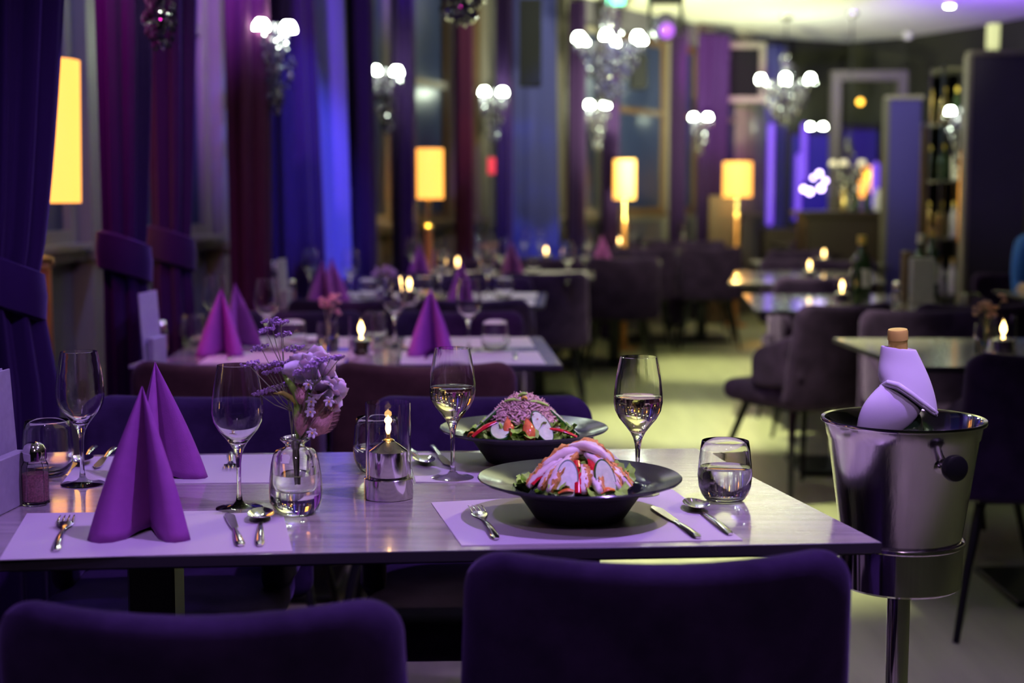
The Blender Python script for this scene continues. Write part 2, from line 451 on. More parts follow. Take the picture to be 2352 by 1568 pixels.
# ---------------------------------------------------------------- curtains
def curtain(px, wpx, label, m, tie=True, seed=0, flare=1.0, top=2.70, depth=0.07, off=0.0, lean=0.05, folds=7, bottom=0.02):
    Y = solveY(px, off)
    dist = Y
    Wd = wpx / FPX * dist
    p = cpt(Y, off); rnd = random.Random(seed)
    # face the bundle roughly to the room: long axis half way between wall tangent and picture plane
    t = ctan(Y); ax = (t + Vector((1.6, 0, 0))).normalized(); ay = Vector((-ax.y, ax.x, 0))
    N = folds * 10; rows = 34
    ph = [rnd.uniform(0, 6.28) for _ in range(6)]
    o = thing('curtain', label, 'curtain', p)
    bm = B(); rings = []
    tiez = 1.05
    for j in range(rows + 1):
        z = bottom + (top - bottom) * j / rows
        if tie:
            if z > tiez: k = 0.66 + 0.34 * min(1, ((z - tiez) / 1.0)) ** 0.7
            else: k = 0.66 + 0.12 * min(1, (tiez - z) / 0.25)
        else: k = 1.0 + (flare - 1.0) * (1 - z / top)
        sh = -(1 - k) * Wd * 0.5 + (lean * 0.0)
        ring = []
        for q in range(N):
            a = 2 * PI * q / N
            amp = 0.20 if not tie else 0.15
            rp = 1 + amp * math.sin(folds * a + ph[0] + 0.3 * math.sin(z * 1.3 + ph[1])) + 0.05 * math.sin((folds * 2 + 3) * a + ph[2] + z * .4) + 0.03 * math.sin(3 * a + ph[3] + z)
            e = ax * (math.cos(a) * Wd * 0.5 * k * rp + sh) + ay * (math.sin(a) * depth * (0.75 + .25 * k) * rp)
            ring.append(bm.verts.new((e.x, e.y, z)))
        rings.append(ring)
    for A, Q in zip(rings, rings[1:]):
        for q in range(N): bm.faces.new((A[q], A[(q + 1) % N], Q[(q + 1) % N], Q[q]))
    bm.faces.new(list(reversed(rings[0]))); bm.faces.new(rings[-1])
    obj('drape', bm, m, o, True, ang=80)
    if tie:
        bm = B(); Wk = Wd * 0.5 * 0.70 + 0.012; Dk = depth * 0.9 + 0.015; sh = -(1 - 0.66) * Wd * 0.5
        n = 48; R = []
        prof = [(0, -0.055), (0.010, -0.050), (0.014, 0.0), (0.010, 0.050), (0, 0.055)]
        for d, dz in prof:
            ring = []
            for q in range(n):
                a = 2 * PI * q / n
                e = ax * (math.cos(a) * (Wk + d) + sh) + ay * (math.sin(a) * (Dk + d))
                ring.append(bm.verts.new((e.x, e.y, tiez + dz - 0.03 * math.cos(a) * (Wd / .2))))
            R.append(ring)
        R.append([bm.verts.new((v.co.x * 0.9, v.co.y * .9, v.co.z)) for v in R[-1]])
        R.append([bm.verts.new((v.co.x * 0.9, v.co.y * .9, v.co.z)) for v in R[0]])
        for A, Q in zip(R, R[1:] + R[:1]):
            for q in range(n): bm.faces.new((A[q], A[(q + 1) % n], Q[(q + 1) % n], Q[q]))
        obj('tieback', fixn(bm), m, o, True)
    bm = B(); e = ax * (Wd * .6)
    tube(bm, [(-e.x, -e.y, top + .02), (e.x, e.y, top + .02)], 0.012, 8); obj('curtain_rod', bm, M_black, o)
    return o
curtain(20, 310, 'dark purple velvet curtain nearest the camera, tied back left of the first lamp', M_curtain, seed=1, depth=.09, folds=12)
curtain(306, 122, 'dark purple curtain with magenta-lit left edge and a wide tieback', M_curtain, seed=2, depth=.07, folds=7)
curtain(412, 108, 'deep violet tied curtain left of the lilac-lit wall column', M_curtain, seed=3, folds=7)
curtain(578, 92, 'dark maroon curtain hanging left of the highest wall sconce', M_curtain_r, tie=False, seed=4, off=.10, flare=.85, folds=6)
curtain(676, 78, 'dark curtain just right of the highest wall sconce', M_curtain, tie=False, seed=5, off=.12, flare=1.5, folds=6)
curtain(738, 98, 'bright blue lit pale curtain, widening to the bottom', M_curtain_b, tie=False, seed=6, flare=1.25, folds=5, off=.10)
curtain(832, 50, 'narrow dark curtain left of the second wall sconce', M_curtain, tie=False, seed=7, flare=1.1, folds=5)
curtain(930, 46, 'narrow dark curtain left of the second lit lamp', M_curtain, tie=False, seed=8, flare=1.1, folds=5)
curtain(1068, 34, 'thin red-lit burgundy curtain right of the second lit lamp', M_curtain_r, tie=False, seed=9, folds=5)
curtain(1158, 34, 'thin dark curtain between the third sconce and the blue drape', M_curtain, tie=False, seed=10, folds=5)
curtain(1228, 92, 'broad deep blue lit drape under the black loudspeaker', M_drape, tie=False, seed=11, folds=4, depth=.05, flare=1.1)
curtain(1322, 34, 'thin dark curtain left of the fourth wall sconce', M_curtain, tie=False, seed=12, folds=5)
curtain(1402, 34, 'thin dark curtain directly left of the third lit lamp', M_curtain, tie=False, seed=13, folds=5)
curtain(1556, 32, 'thin dark curtain left of the fifth wall sconce', M_curtain, tie=False, seed=14, folds=5)
curtain(1632, 72, 'magenta and purple curtain under the ceiling edge by the fifth sconce', M_curtain, tie=False, seed=15, folds=6)
curtain(1775, 44, 'violet-lit curtain right of the fourth lit lamp', M_drape, tie=False, seed=16, folds=4)

# ---------------------------------------------------------------- tables
TH = 0.75
def table(label, FL, FR, BR, BL, peds=2, light=True, group=None, pm=None):
    c = (FL + FR + BR + BL) / 4
    o = thing('dining_table', label, 'table', (c.x, c.y, 0), 0, group)
    P = [(p.x - c.x, p.y - c.y) for p in (FL, FR, BR, BL)]
    bm = B(); quadprism(bm, P, TH - 0.016, TH)
    bmesh.ops.bevel(bm, geom=[e for e in bm.edges if abs(e.verts[0].co.z - e.verts[1].co.z) < 1e-5], offset=0.001, segments=1, affect='EDGES')
    bm.normal_update()
    for f in bm.faces: f.material_index = 0 if f.normal.z > .9 else 1
    obj('table_top', bm, [M_wood, M_edge], o, False)
    bm = B(); quadprism(bm, [(a * .985, b * .985) for a, b in P], TH - 0.019, TH - 0.0155); obj('edge_band', bm, M_edge, o, False)
    L = Vector((P[0][0] + P[3][0], P[0][1] + P[3][1], 0)) / 2; R_ = Vector((P[1][0] + P[2][0], P[1][1] + P[2][1], 0)) / 2
    ks = (0.24, 0.70) if peds == 2 else (0.5,)
    for k in ks:
        q = L.lerp(R_, k)
        bm = B(); box(bm, (q.x, q.y, 0.37), (0.075, 0.075, 0.70), bevel=0.004, segs=1); obj('pedestal', bm, pm or M_black, o, False)
        bm = B(); box(bm, (q.x, q.y, 0.012), (0.42, 0.42, 0.02), bevel=0.004, segs=1); obj('base_plate', bm, M_black, o, False)
        bm = B(); box(bm, (q.x, q.y, 0.724), (0.26, 0.26, 0.018)); obj('mount_plate', bm, M_black, o, False)
    return o
def rect_from(FR, BR, w, side=-1):
    """front and back corner on the aisle side, w to the left (side -1) or right (+1)"""
    d = (BR - FR); d.z = 0; dn = d.normalized(); n = Vector((-dn.y, dn.x, 0)) * (1 if side < 0 else -1)
    return FR + n * w, BR + n * w
T = {}
FR = PZ(2025, 1245, TH); BR = PZ(1600, 1029, TH); FL = PZ(-330, 1290, TH); BL = PZ(40, 1046, TH)
T[1] = (FL, FR, BR, BL)
for k, (a, b) in {2: ((1292, 838), (1241, 770)), 3: ((1249, 702), (1257, 667)), 4: ((1365, 640), (1365, 617)), 5: ((1518, 605), (1512, 588)),
                  6: ((1705, 580), (1690, 562))}.items():
    FRk = PZ(*a, TH); BRk = PZ(*b, TH); d = (BRk - FRk); d.z = 0
    if d.length > 0.85: BRk = FRk + d.normalized() * 0.82
    d.normalize(); n = Vector((-1, 0.0, 0)) * (1.10 if k > 2 else 1.15)
    if k > 4: n = n * 0.97
    T[k] = (FRk + n, FRk, BRk, BRk + n)
names = {1: 'nearest table', 2: 'second table', 3: 'third table', 4: 'fourth table', 5: 'fifth table', 6: 'sixth table'}
TL = {1: 'large pale wood dining table in front with two served salads on it',
      2: 'pale wood dining table directly behind the nearest one, set with purple napkins',
      3: 'third pale wood dining table from the camera in the window row',
      4: 'fourth pale wood dining table from the camera in the window row',
      5: 'fifth window-row table, its corner ending left of the third lit lamp reflection',
      6: 'sixth and farthest window-row table, near the fourth lit lamp'}
for k in T: table(TL[k], *T[k], peds=2, group='dining tables in the window row')
# aisle-right tables
RT = {}
bl = PZ(1913, 776, TH); fl = PZ(2088, 842, TH); RT[1] = (fl, fl + Vector((1.25, -0.02, 0)), bl + Vector((1.25, 0.0, 0)), bl)
bl = PZ(1705, 675, TH); fl = PZ(1735, 713, TH); RT[2] = (fl, PZ(2200, 713, TH), PZ(2118, 676, TH), bl)
bl = PZ(1690, 622, TH); fl = PZ(1673, 650, TH); RT[3] = (fl, fl + Vector((0.85, 0, 0)), bl + Vector((0.85, 0, 0)), bl)
bl = PZ(1768, 588, TH); fl = PZ(1752, 610, TH); RT[4] = (fl, fl + Vector((0.85, 0, 0)), fl + Vector((0.85, 0.8, 0)), fl + Vector((0.03, 0.8, 0)))
fl = PZ(1802, 562, TH); RT[5] = (fl, fl + Vector((0.45, 0, 0)), fl + Vector((0.45, 0.8, 0)), fl + Vector((0.0, 0.8, 0)))
RTL = {1: 'table on the right behind the wine cooler, set with a small vase and candle', 2: 'square table right of the aisle carrying bottles and a menu box',
       3: 'table right of the aisle behind the bottle table, orange light on its corner', 4: 'small far table right of the aisle, pale corner showing',
       5: 'farthest small table glowing violet below the stage screen'}
for k in RT: table(RTL[k], *RT[k], peds=1, group='dining tables right of the aisle', pm=M_chrome if k == 2 else None)

# ---------------------------------------------------------------- chairs
def pillow(bm, W, Hh, rc, th, fn, n=64, er=0.024, zoff=0.0):
    """rounded slab, outline in (x,z), thickness along y, then fn(x,y,z) -> position"""
    hw, hh = W / 2, Hh / 2
    out = []
    per = n // 4
    for q, (sx, sz, a0) in enumerate(((1, 1, 0), (-1, 1, PI / 2), (-1, -1, PI), (1, -1, 1.5 * PI))):
        r = rc if q < 2 else rc * 0.8
        for k in range(per):
            a = a0 + (PI / 2) * k / (per - 1)
            out.append((sx * (hw - r) + r * math.cos(a), sz * (hh - r) + r * math.sin(a)))
    n = len(out)
    # subdivide long sides
    o2 = []
    for k in range(n):
        a = out[k]; b = out[(k + 1) % n]; o2.append(a)
        d = math.hypot(b[0] - a[0], b[1] - a[1]); m = int(d / 0.04)
        for s in range(1, m): o2.append((a[0] + (b[0] - a[0]) * s / m, a[1] + (b[1] - a[1]) * s / m))
    out = o2; n = len(out)
    seq = []
    for i in range(5):
        a = PI / 2 * i / 4
        seq.append((er * (1 - math.cos(PI / 2 - a)) , th / 2 - er * (1 - math.sin(PI / 2 - a)) ))   # inset, y
    # from rim (inset 0) to flat (inset er)
    rim = [(er * (1 - math.sin(b)), th / 2 - er + er * math.cos(b)) for b in [PI / 2 * (1 - i / 4) for i in range(5)]]
    def ring(ins, y, sc_=1.0):
        R = []
        for x, z in out:
            fx = (hw - ins) / hw; fz = (hh - ins) / hh
            R.append(bm.verts.new(fn(x * fx * sc_, y, z * fz * sc_ )))
        return R
    def half(sg):
        rs = [ring(i, sg * y) for i, y in rim]
        rs += [ring(er, sg * (th / 2 + 0.004 * (1 - s)), s) for s in (0.85, 0.68, 0.5, 0.32, 0.15)]
        c = bm.verts.new(fn(0, sg * (th / 2 + .004), 0))
        for A, Q in zip(rs, rs[1:]):
            for k in range(n): bm.faces.new((A[k], A[(k + 1) % n], Q[(k + 1) % n], Q[k]))
        for k in range(n): bm.faces.new((rs[-1][k], rs[-1][(k + 1) % n], c))
        return rs[0]
    A = half(1); Q = half(-1)
    for k in range(n): bm.faces.new((A[k], A[(k + 1) % n], Q[(k + 1) % n], Q[k]))
    fixn(bm)
def make_chair(label, velvet, group):
    o = thing('upholstered_chair', label, 'chair', (0, 0, 0), 0, group)
    def fb(x, y, z):
        zz = z + 0.605
        k = x / 0.235
        saddle = -0.013 * (1 - k * k) * max(0, (z / 0.2)) if z > 0 else 0
        wid = 1 + 0.06 * (0.2 - z) / 0.4
        return (x * wid, -0.235 + y - (zz - 0.4) * 0.17 + 0.055 * k * k, zz + saddle)
    bm = B(); pillow(bm, 0.47, 0.42, 0.055, 0.056, fb); obj('backrest', bm, velvet, o, ang=80)
    def fs(x, y, z):
        k = (z + .24) / .48
        return (x * (1.0 - 0.10 * (1 - k)) , z * 1.0 + 0.02, 0.435 + y)
    bm = B(); pillow(bm, 0.47, 0.46, 0.07, 0.085, fs, er=0.035); obj('seat', bm, velvet, o, ang=80)
    for s in (-1, 1):
        def fa(x, y, z, s=s):     # x along depth, z height
            zz = 0.52 + z * (1.0 - 0.35 * (x + .15) / .3)
            return (s * (0.196 + 0.018 * math.cos(x * 8)) + y, x - 0.10, zz + 0.075 - 0.06 * (x + .15) / .3)
        bm = B(); pillow(bm, 0.30, 0.22, 0.06, 0.045, fa, er=0.02); obj('armrest', bm, velvet, o, ang=80)
    for sx in (-1, 1):
        for sy, yy in ((-1, -0.16), (1, 0.18)):
            bm = B(); tube(bm, [(sx * 0.15, yy * .8, 0.40), (sx * 0.20, yy * 1.15, 0.20), (sx * 0.235, yy * 1.4, 0.0)], [0.016, 0.013, 0.009], 10)
            obj('leg', bm, M_black, o)
    bm = B(); box(bm, (0, 0.0, 0.388), (0.34, 0.34, 0.02), bevel=0.004, segs=1); obj('seat_frame', bm, M_black, o, False)
    return o
ch = make_chair('dark purple velvet chair in the foreground, right one, back to the camera', M_velvet, 'chairs at the nearest table')
ch.location = (0.171, 2.01, 0); ch.rotation_euler = (0, 0, 0.03)
left_chair = dup(ch, (-0.357, 1.885, 0), 0.02, 'dark purple velvet chair in the foreground, left one, back to the camera')
left_chair.scale = (0.97, 1.0, 0.968)
dup(ch, (-0.06, 2.83, 0), PI + 0.03, 'dark chair facing us behind the tuna salad at the nearest table')
dup(ch, (-0.665, 2.83, 0), PI - 0.02, 'dark chair with tan-lit top edge facing us behind the left napkins')
chb = make_chair('velvet chair back with lamplight painted in as brown at the near side of the second table', M_velvet_lit, 'chairs at the second table')
chb.location = (-0.745, 4.02, 0); chb.rotation_euler = (0, 0, 0.02)
dup(chb, (-0.225, 3.99, 0), 0.0, 'velvet chair back with lamplight painted in as maroon-brown, right of the flowers, at the second table')
k = 0
adj = {2: 'second', 3: 'third', 4: 'fourth', 5: 'fifth', 6: 'sixth'}
for t in (2, 3, 4, 5, 6):
    fl, fr, br, bl = T[t]
    for side in ('near', 'far'):
        if t == 2 and side == 'near': continue
        for sx, nm in ((0.29, 'aisle'), (0.81 if t > 2 else .86, 'window')):
            if side == 'near': p = fr + Vector((-sx, -0.13, 0)); a = 0.0
            else: p = br + Vector((-sx, 0.10, 0)); a = PI
            p.z = 0
            dup(ch, p, a + 0.04 * math.sin(k * 2.1), 'dark velvet chair on the %s side of the %s table, %s seat' % (side, adj[t], nm), 'chairs along the window row'); k += 1
# right side
dup(ch, (1.47, 4.19, 0), -0.05, 'dark chair at the right edge, its back to us and one dark leg showing', 'chairs right of the aisle')
dup(ch, (1.50, 5.12, 0), PI, 'dark chair behind the right table, top of its back above the table', 'chairs right of the aisle')
dup(ch, (1.17, 5.95, 0), 0.52, 'dark chair turned sideways in the aisle beside the bottle table', 'chairs right of the aisle')
dup(ch, (1.80, 5.98, 0), 0.0, 'dark chair at the near side of the bottle table, right seat', 'chairs right of the aisle')
for t, nm in ((2, 'bottle table'), (3, 'orange-cornered table'), (4, 'small far table'), (5, 'violet-lit far table')):
    fl, fr, br, bl = RT[t]; c = (bl + br) / 2
    if t != 5: dup(ch, (c.x + .02, c.y + 0.12, 0), PI, 'dark chair at the far side of the %s' % nm, 'chairs right of the aisle')
    c = (fl + fr) / 2
    if t > 2: dup(ch, (c.x, c.y - 0.13, 0), 0, 'dark chair at the near side of the %s' % nm, 'chairs right of the aisle')

# ---------------------------------------------------------------- glassware
def wine_bm():
    outer = [(0.0, 0.0), (0.0345, 0.0), (0.036, 0.0008), (0.036, 0.0018), (0.022, 0.0036), (0.010, 0.007), (0.0052, 0.013), (0.0038, 0.025), (0.0034, 0.050),
             (0.0040, 0.072), (0.0054, 0.083), (0.0078, 0.0925), (0.0125, 0.1015), (0.0205, 0.1120), (0.0305, 0.124), (0.0372, 0.137), (0.0395, 0.150), (0.0390, 0.165), (0.0365, 0.188),
             (0.0325, 0.211), (0.0298, 0.2240)]
    inner = [(0.0288, 0.2243), (0.0314, 0.211), (0.0354, 0.188), (0.0379, 0.165), (0.0384, 0.150), (0.0360, 0.137), (0.0292, 0.125), (0.0188, 0.1135), (0.0105, 0.1065), (0.0040, 0.1030), (0.0, 0.1022)]
    bm = B(); lathe(bm, outer + inner, 48); return fixn(bm)
WI = [(0.0288, 0.2243), (0.0314, 0.211), (0.0354, 0.188), (0.0379, 0.165), (0.0384, 0.150), (0.0360, 0.137), (0.0292, 0.125), (0.0188, 0.1135), (0.0105, 0.1065), (0.0040, 0.1030), (0.0, 0.1022)]
def liquid_bm(inner, lev, e=0.0002):
    pr = [(r + e, z) for r, z in inner if z < lev and r > 0]; pr = [(0, inner[-1][1] - e)] + list(reversed(pr))
    # radius at level
    for (r1, z1), (r0, z0) in zip(inner, inner[1:]):
        if z1 >= lev > z0: rl = r0 + (r1 - r0) * (lev - z0) / (z1 - z0)
    pr += [(rl + e, lev), (rl - 0.0015, lev - 0.0006), (0, lev - 0.0007)]
    bm = B(); lathe(bm, pr, 48); return fixn(bm)
def wine_glass(label, loc, wine=None, group=None, s=1.0):
    o = thing('wine_glass', label, 'wine glass', loc, 0, group)
    if not hasattr(wine_glass, 'me'):
        g = obj('glass_body', wine_bm(), M_glass, o, ang=60); wine_glass.me = g.data
    else:
        g = bpy.data.objects.new('glass_body', wine_glass.me); C.objects.link(g); g.parent = o
    if wine: obj('wine', liquid_bm(WI, wine), M_wine, o, ang=60)
    return o
TI = [(0.0358, 0.0965), (0.0382, 0.082), (0.0402, 0.062), (0.0416, 0.042), (0.0398, 0.026), (0.0330, 0.013), (0.022, 0.0085), (0.0, 0.0075)]
def tumbler(label, loc, water=None, group=None):
    o = thing('water_tumbler', label, 'tumbler', loc, 0, group)
    if not hasattr(tumbler, 'me'):
        outer = [(0, 0.0006), (0.018, 0.0), (0.026, 0.0003), (0.031, 0.003), (0.0370, 0.012), (0.0415, 0.024), (0.0432, 0.042), (0.0416, 0.062), (0.0395, 0.082), (0.0370, 0.0960)]
        bm = B(); lathe(bm, outer + TI, 48); g = obj('glass_body', fixn(bm), M_glass, o, ang=60); tumbler.me = g.data
    else:
        g = bpy.data.objects.new('glass_body', tumbler.me); C.objects.link(g); g.parent = o
    if water: obj('water', liquid_bm(TI, water), M_water, o, ang=60)
    return o
# ---- placemats
def placemat(label, pts, z=TH, group='paper placemats', th=0.0012):
    c = sum((Vector(p) for p in pts), Vector()) / 4
    bm = B(); quadprism(bm, [(p[0] - c.x, p[1] - c.y) for p in pts], 0.0002, th)
    o = obj('placemat', bm, M_mat, None, False, (c.x, c.y, z)); tag(o, label, 'placemat', group); return o
placemat('lilac-lit paper placemat at the front left seat under the standing napkin', [PZ(-2, 1287, TH), PZ(672, 1267, TH), PZ(648, 1172, TH), PZ(62, 1180, TH)])
placemat('paper placemat at the back left seat under the rear napkin', [PZ(140, 1113, TH), PZ(628, 1109, TH), PZ(655, 1044, TH), PZ(190, 1050, TH)])
placemat('paper placemat under the front salad bowl with chicken', [PZ(1060, 1254, TH), PZ(1706, 1241, TH), PZ(1545, 1125, TH), PZ(990, 1155, TH)])
placemat('paper placemat under the rear salad bowl with tuna', [PZ(955, 1108, TH), PZ(1480, 1106, TH), PZ(1400, 1036, TH), PZ(935, 1042, TH)])
# ---- napkins
def napkin_mesh(Hn=0.200, s=1.0, open_=1.0):
    front = [(-.075, .002), (-.066, -.010), (-.052, -.018), (-.036, -.013), (-.022, .006), (-.010, .034), (0.0, .060), (.010, .036), (.024, .008), (.038, -.010), (.052, -.014), (.064, -.006), (.070, .004)]
    back = [(.060, .030), (.045, .060), (.028, .085), (.012, .098), (0.0, .085), (-.012, .1), (-.03, .09), (-.048, .062), (-.064, .030)]
    base = [(x * s, y * s) for x, y in front + back]
    rows = 16; bm = B(); n = len(base); R = []
    ap = Vector((-0.003, 0.045 * s, Hn))
    for j in range(rows + 1):
        t = j / rows; k = (1 - t) ** 0.93 if t < 1 else 0.0
        k = max(k, 0.012)
        ring = []
        for x, y in base:
            bul = 1 + 0.06 * math.sin(PI * t)
            ring.append(bm.verts.new((ap.x + (x - ap.x) * k * bul, ap.y + (y - ap.y) * k * bul, t * Hn + (0.006 * (1 - t) if abs(x) < .012 * s and y < .07 else 0))))
        R.append(ring)
    for A, Q in zip(R, R[1:]):
        for q in range(n): bm.faces.new((A[q], A[(q + 1) % n], Q[(q + 1) % n], Q[q]))
    bm.faces.new(R[-1])
    return fixn(bm)
nm_ = {}
def napkin(label, loc, rz=0.0, Hn=0.200, group='purple standing paper napkins'):
    key = Hn
    if key not in nm_:
        o = obj('standing_napkin', napkin_mesh(Hn), M_napkin, None, ang=50); nm_[key] = o.data
        sm = o.modifiers.new('thick', 'SOLIDIFY'); sm.thickness = 0.0008
    else:
        o = bpy.data.objects.new('standing_napkin', nm_[key]); C.objects.link(o)
        sm = o.modifiers.new('thick', 'SOLIDIFY'); sm.thickness = 0.0008
    o.location = loc; o.rotation_euler = (0, 0, rz)
    tag(o, label, 'napkin', group); return o
def up(p, d=0.0013): q = Vector(p); q.z = TH + d; return q
p = up(PZ(322, 1243, TH)); napkin('purple paper napkin folded into a tall cone on the front left placemat', p, 0.0, 0.212)
p = up(PZ(402, 1108, TH)); napkin('purple paper napkin cone on the back left placemat, overlapped by the front one', p + Vector((0.0, 0.0, 0)), 0.85, 0.200)
# ---- cutlery
def cut_handle(bm, L, w=0.0065, up_=0.004):
    n = 14; pts = []; R = []
    for i in range(n):
        t = i / (n - 1); R.append(w * (1.0 - 0.55 * min(1, t * 1.15)) if t > .06 else w * (0.55 + t * 7)); pts.append((0, L * t, 0.0025 + up_ * math.sin(PI * t) ))
    tube(bm, pts, R, 10, flat=0.42)
def fork_bm(L):
    h = B(); cut_handle(h, L * 0.60)
    bm = B()
    # neck to head
    ys_ = [0.58, 0.64, 0.70, 0.74, 0.78]; ws = [0.0030, 0.0050, 0.0095, 0.0118, 0.0122]; zs = [0.0035, 0.0028, 0.0026, 0.0030, 0.0042]
    tube(bm, [(0, L * a, z) for a, z in zip(ys_, zs)], ws, 12, flat=0.14)
    for k in range(4):
        x = -0.0105 + 0.0070 * k
        tube(bm, [(x, L * .77, .0042), (x * 1.0, L * .84, .0060), (x * .98, L * .92, .0066), (x * .95, L, .0050)], [0.0019, .0014, .0012, .0006], 7, flat=0.7)
    return h, bm
def spoon_bm(L):
    h = B(); cut_handle(h, L * 0.68)
    bm = B(); rows = 10; n = 28; cyy = L * .83; a, b = 0.0195, L * 0.17
    for sg, dz in ((0, 0.0), (1, 0.0009)):
        R = []
        for j in range(rows + 1):
            t = j / rows; ring = []
            for q in range(n):
                th = 2 * PI * q / n; taper = 1 - 0.18 * math.sin(th)
                ring.append(bm.verts.new((a * t * math.cos(th) * taper, cyy + b * t * math.sin(th), 0.0010 + 0.0085 * t * t + dz)))
            R.append(ring)
        for A, Q in zip(R, R[1:]):
            for q in range(n): bm.faces.new((A[q], A[(q + 1) % n], Q[(q + 1) % n], Q[q]))
        if sg == 0: r0 = R[-1]
        else:
            for q in range(n): bm.faces.new((r0[q], r0[(q + 1) % n], R[-1][(q + 1) % n], R[-1][q]))
    bmesh.ops.remove_doubles(bm, verts=bm.verts[:], dist=0.00005)
    return h, fixn(bm)
def knife_bm(L):
    h = B(); cut_handle(h, L * 0.50, 0.0075, 0.002)
    bm = B(); n = 12; top = []; bot = []
    P = []
    for i in range(n + 1):
        t = i / n; y = L * (0.49 + 0.51 * t)
        wl = -0.0045 - 0.004 * math.sin(min(1, t * 1.3) * PI / 2) if t < .9 else -0.0085 * (1 - (t - .9) * 9)
        wr = 0.0055 + 0.0015 * t if t < .8 else 0.007 - 0.010 * (t - .8) / .2
        P.append((wl, wr, y))
    for z in (0.0022, 0.0034):
        A = [bm.verts.new((a, y, z)) for a, b, y in P]; Q = [bm.verts.new((b, y, z)) for a, b, y in P]
        for i in range(n): bm.faces.new((A[i], Q[i], Q[i + 1], A[i + 1]))
        if z < 0.003: A0, Q0 = A, Q
    for i in range(n):
        bm.faces.new((A0[i], A0[i + 1], A[i + 1], A[i])); bm.faces.new((Q0[i], Q[i], Q[i + 1], Q0[i + 1]))
    bm.faces.new((A0[0], A[0], Q[0], Q0[0])); bm.faces.new((A0[-1], Q0[-1], Q[-1], A[-1]))
    return h, fixn(bm)
def cutlery(kind, label, a, b, z=TH + 0.0014, group='cutlery on the nearest table'):
    """a handle end, b tip (world points on the table)"""
    a = Vector(a); b = Vector(b); d = b - a; d.z = 0; L = d.length
    L = min(max(L, 0.16), 0.215)
    bs = {'fork': fork_bm, 'table_spoon': spoon_bm, 'table_knife': knife_bm}[kind](L)
    o = thing(kind, label, {'fork': 'fork', 'table_spoon': 'spoon', 'table_knife': 'knife'}[kind], (a.x, a.y, z), math.atan2(d.y, d.x) - PI / 2, group)
    obj('handle', bs[0], M_cutlery, o, ang=60)
    obj({'fork': 'tines', 'table_spoon': 'spoon_bowl', 'table_knife': 'blade'}[kind], bs[1], M_cutlery, o, ang=50)
    return o
G = lambda x, y: PZ(x, y, TH)
cutlery('fork', 'yellow-lit fork at the far left, beside the front left napkin', G(128, 1270), G(163, 1172))
cutlery('table_knife', 'knife left of the spoon on the front left placemat', G(553, 1258), G(526, 1180))
cutlery('table_spoon', 'spoon right of the knife on the front left placemat', G(597, 1258), G(601, 1150))
cutlery('fork', 'fork on the back left placemat, tines towards us behind the wine glass stem', G(524, 1046) + Vector((0, .03, 0)), G(530, 1084))
cutlery('table_spoon', 'spoon on the back left placemat behind the tall empty glass', G(188, 1040) + Vector((0.01, .06, 0)), G(168, 1090))
cutlery('table_knife', 'knife on the back left placemat right of the tall empty glass stem', G(238, 1040) + Vector((.01, .04, 0)), G(202, 1096))
cutlery('table_spoon', 'spoon lying face down between the candle and the wine glass', G(938, 1042) + Vector((-0.01, 0.06, 0)), G(985, 1076))
cutlery('table_knife', 'knife beside the face-down spoon, left of the wine glass stem', G(1000, 1038) + Vector((-.01, .05, 0)), G(1042, 1088))
cutlery('fork', 'fork left of the front salad bowl on its placemat', G(1140, 1243), G(1070, 1141))
cutlery('table_knife', 'knife right of the front salad bowl, next to its placemat edge', G(1604, 1240), G(1487, 1157))
cutlery('table_spoon', 'spoon right of the front salad bowl, nearest to the water tumbler', G(1678, 1232), G(1540, 1128))
# ---- glasses on the nearest table
wine_glass('tall empty wine glass at the left, behind the salt shaker', up(G(190, 1112), 0))
wine_glass('empty wine glass standing left of the flower vase', up(G(550, 1168), 0))
wine_glass('wine glass with white wine between the candle and the rear salad', up(G(1040, 1098), 0), 0.158)
wine_glass('wine glass with white wine on the right, behind the front salad bowl', up(G(1464, 1134), 0), 0.160)
tumbler('empty tumbler behind the salt shaker at the left', up(G(112, 1092), 0))
tumbler('water tumbler partly hidden behind the candle holder', up(G(868, 1083), 0), 0.045)
tumbler('water tumbler half full at the right corner of the nearest table', up(G(1664, 1149), 0), 0.054)

# ---- vase and bouquet
vp = up(G(680, 1178), 0)
def vase(label, loc, s=1.0, group=None):
    o = thing('flower_vase', label, 'vase', loc, 0, group)
    outer = [(0, 0.001), (0.020, 0.0), (0.028, 0.001), (0.0350, 0.008), (0.0395, 0.020), (0.0405, 0.034), (0.0400, 0.052), (0.0370, 0.076), (0.0330, 0.092), (0.0285, 0.0985), (0.0205, 0.1005),
             (0.0150, 0.103), (0.0145, 0.107), (0.0190, 0.111), (0.0225, 0.114), (0.0225, 0.1165), (0.0190, 0.118)]
    inner = [(0.0150, 0.1170), (0.0120, 0.110), (0.0118, 0.104), (0.0190, 0.096), (0.0235, 0.088), (0.0240, 0.070), (0.0238, 0.045), (0.0205, 0.036), (0.012, 0.034), (0, 0.0335)]
    outer = [(r * s, z * s) for r, z in outer]; inner = [(r * s, z * s) for r, z in inner]
    bm = B(); lathe(bm, outer + inner, 64, ripple=lambda a, z: 0.0)
    # ribbing on the inner well
    fixn(bm)
    obj('glass_body', bm, M_glass, o, ang=60)
    bm = B(); pr = [(0, .0333), (.012, .0338), (.0207, .0358), (.0240, .045), (.0242, .060), (0, .060)]
    lathe(bm, [(r * s, z * s) for r, z in pr], 48); obj('water', fixn(bm), M_water, o, ang=60)
    return o
vase('round thick glass bud vase with flowers in the middle of the nearest table', vp)
VY = vp.y
def F(px, py, dy=0.0): return PY(px, py, VY + dy)
VB = Vector((vp.x, vp.y, TH + 0.045))
rndf = random.Random(3)
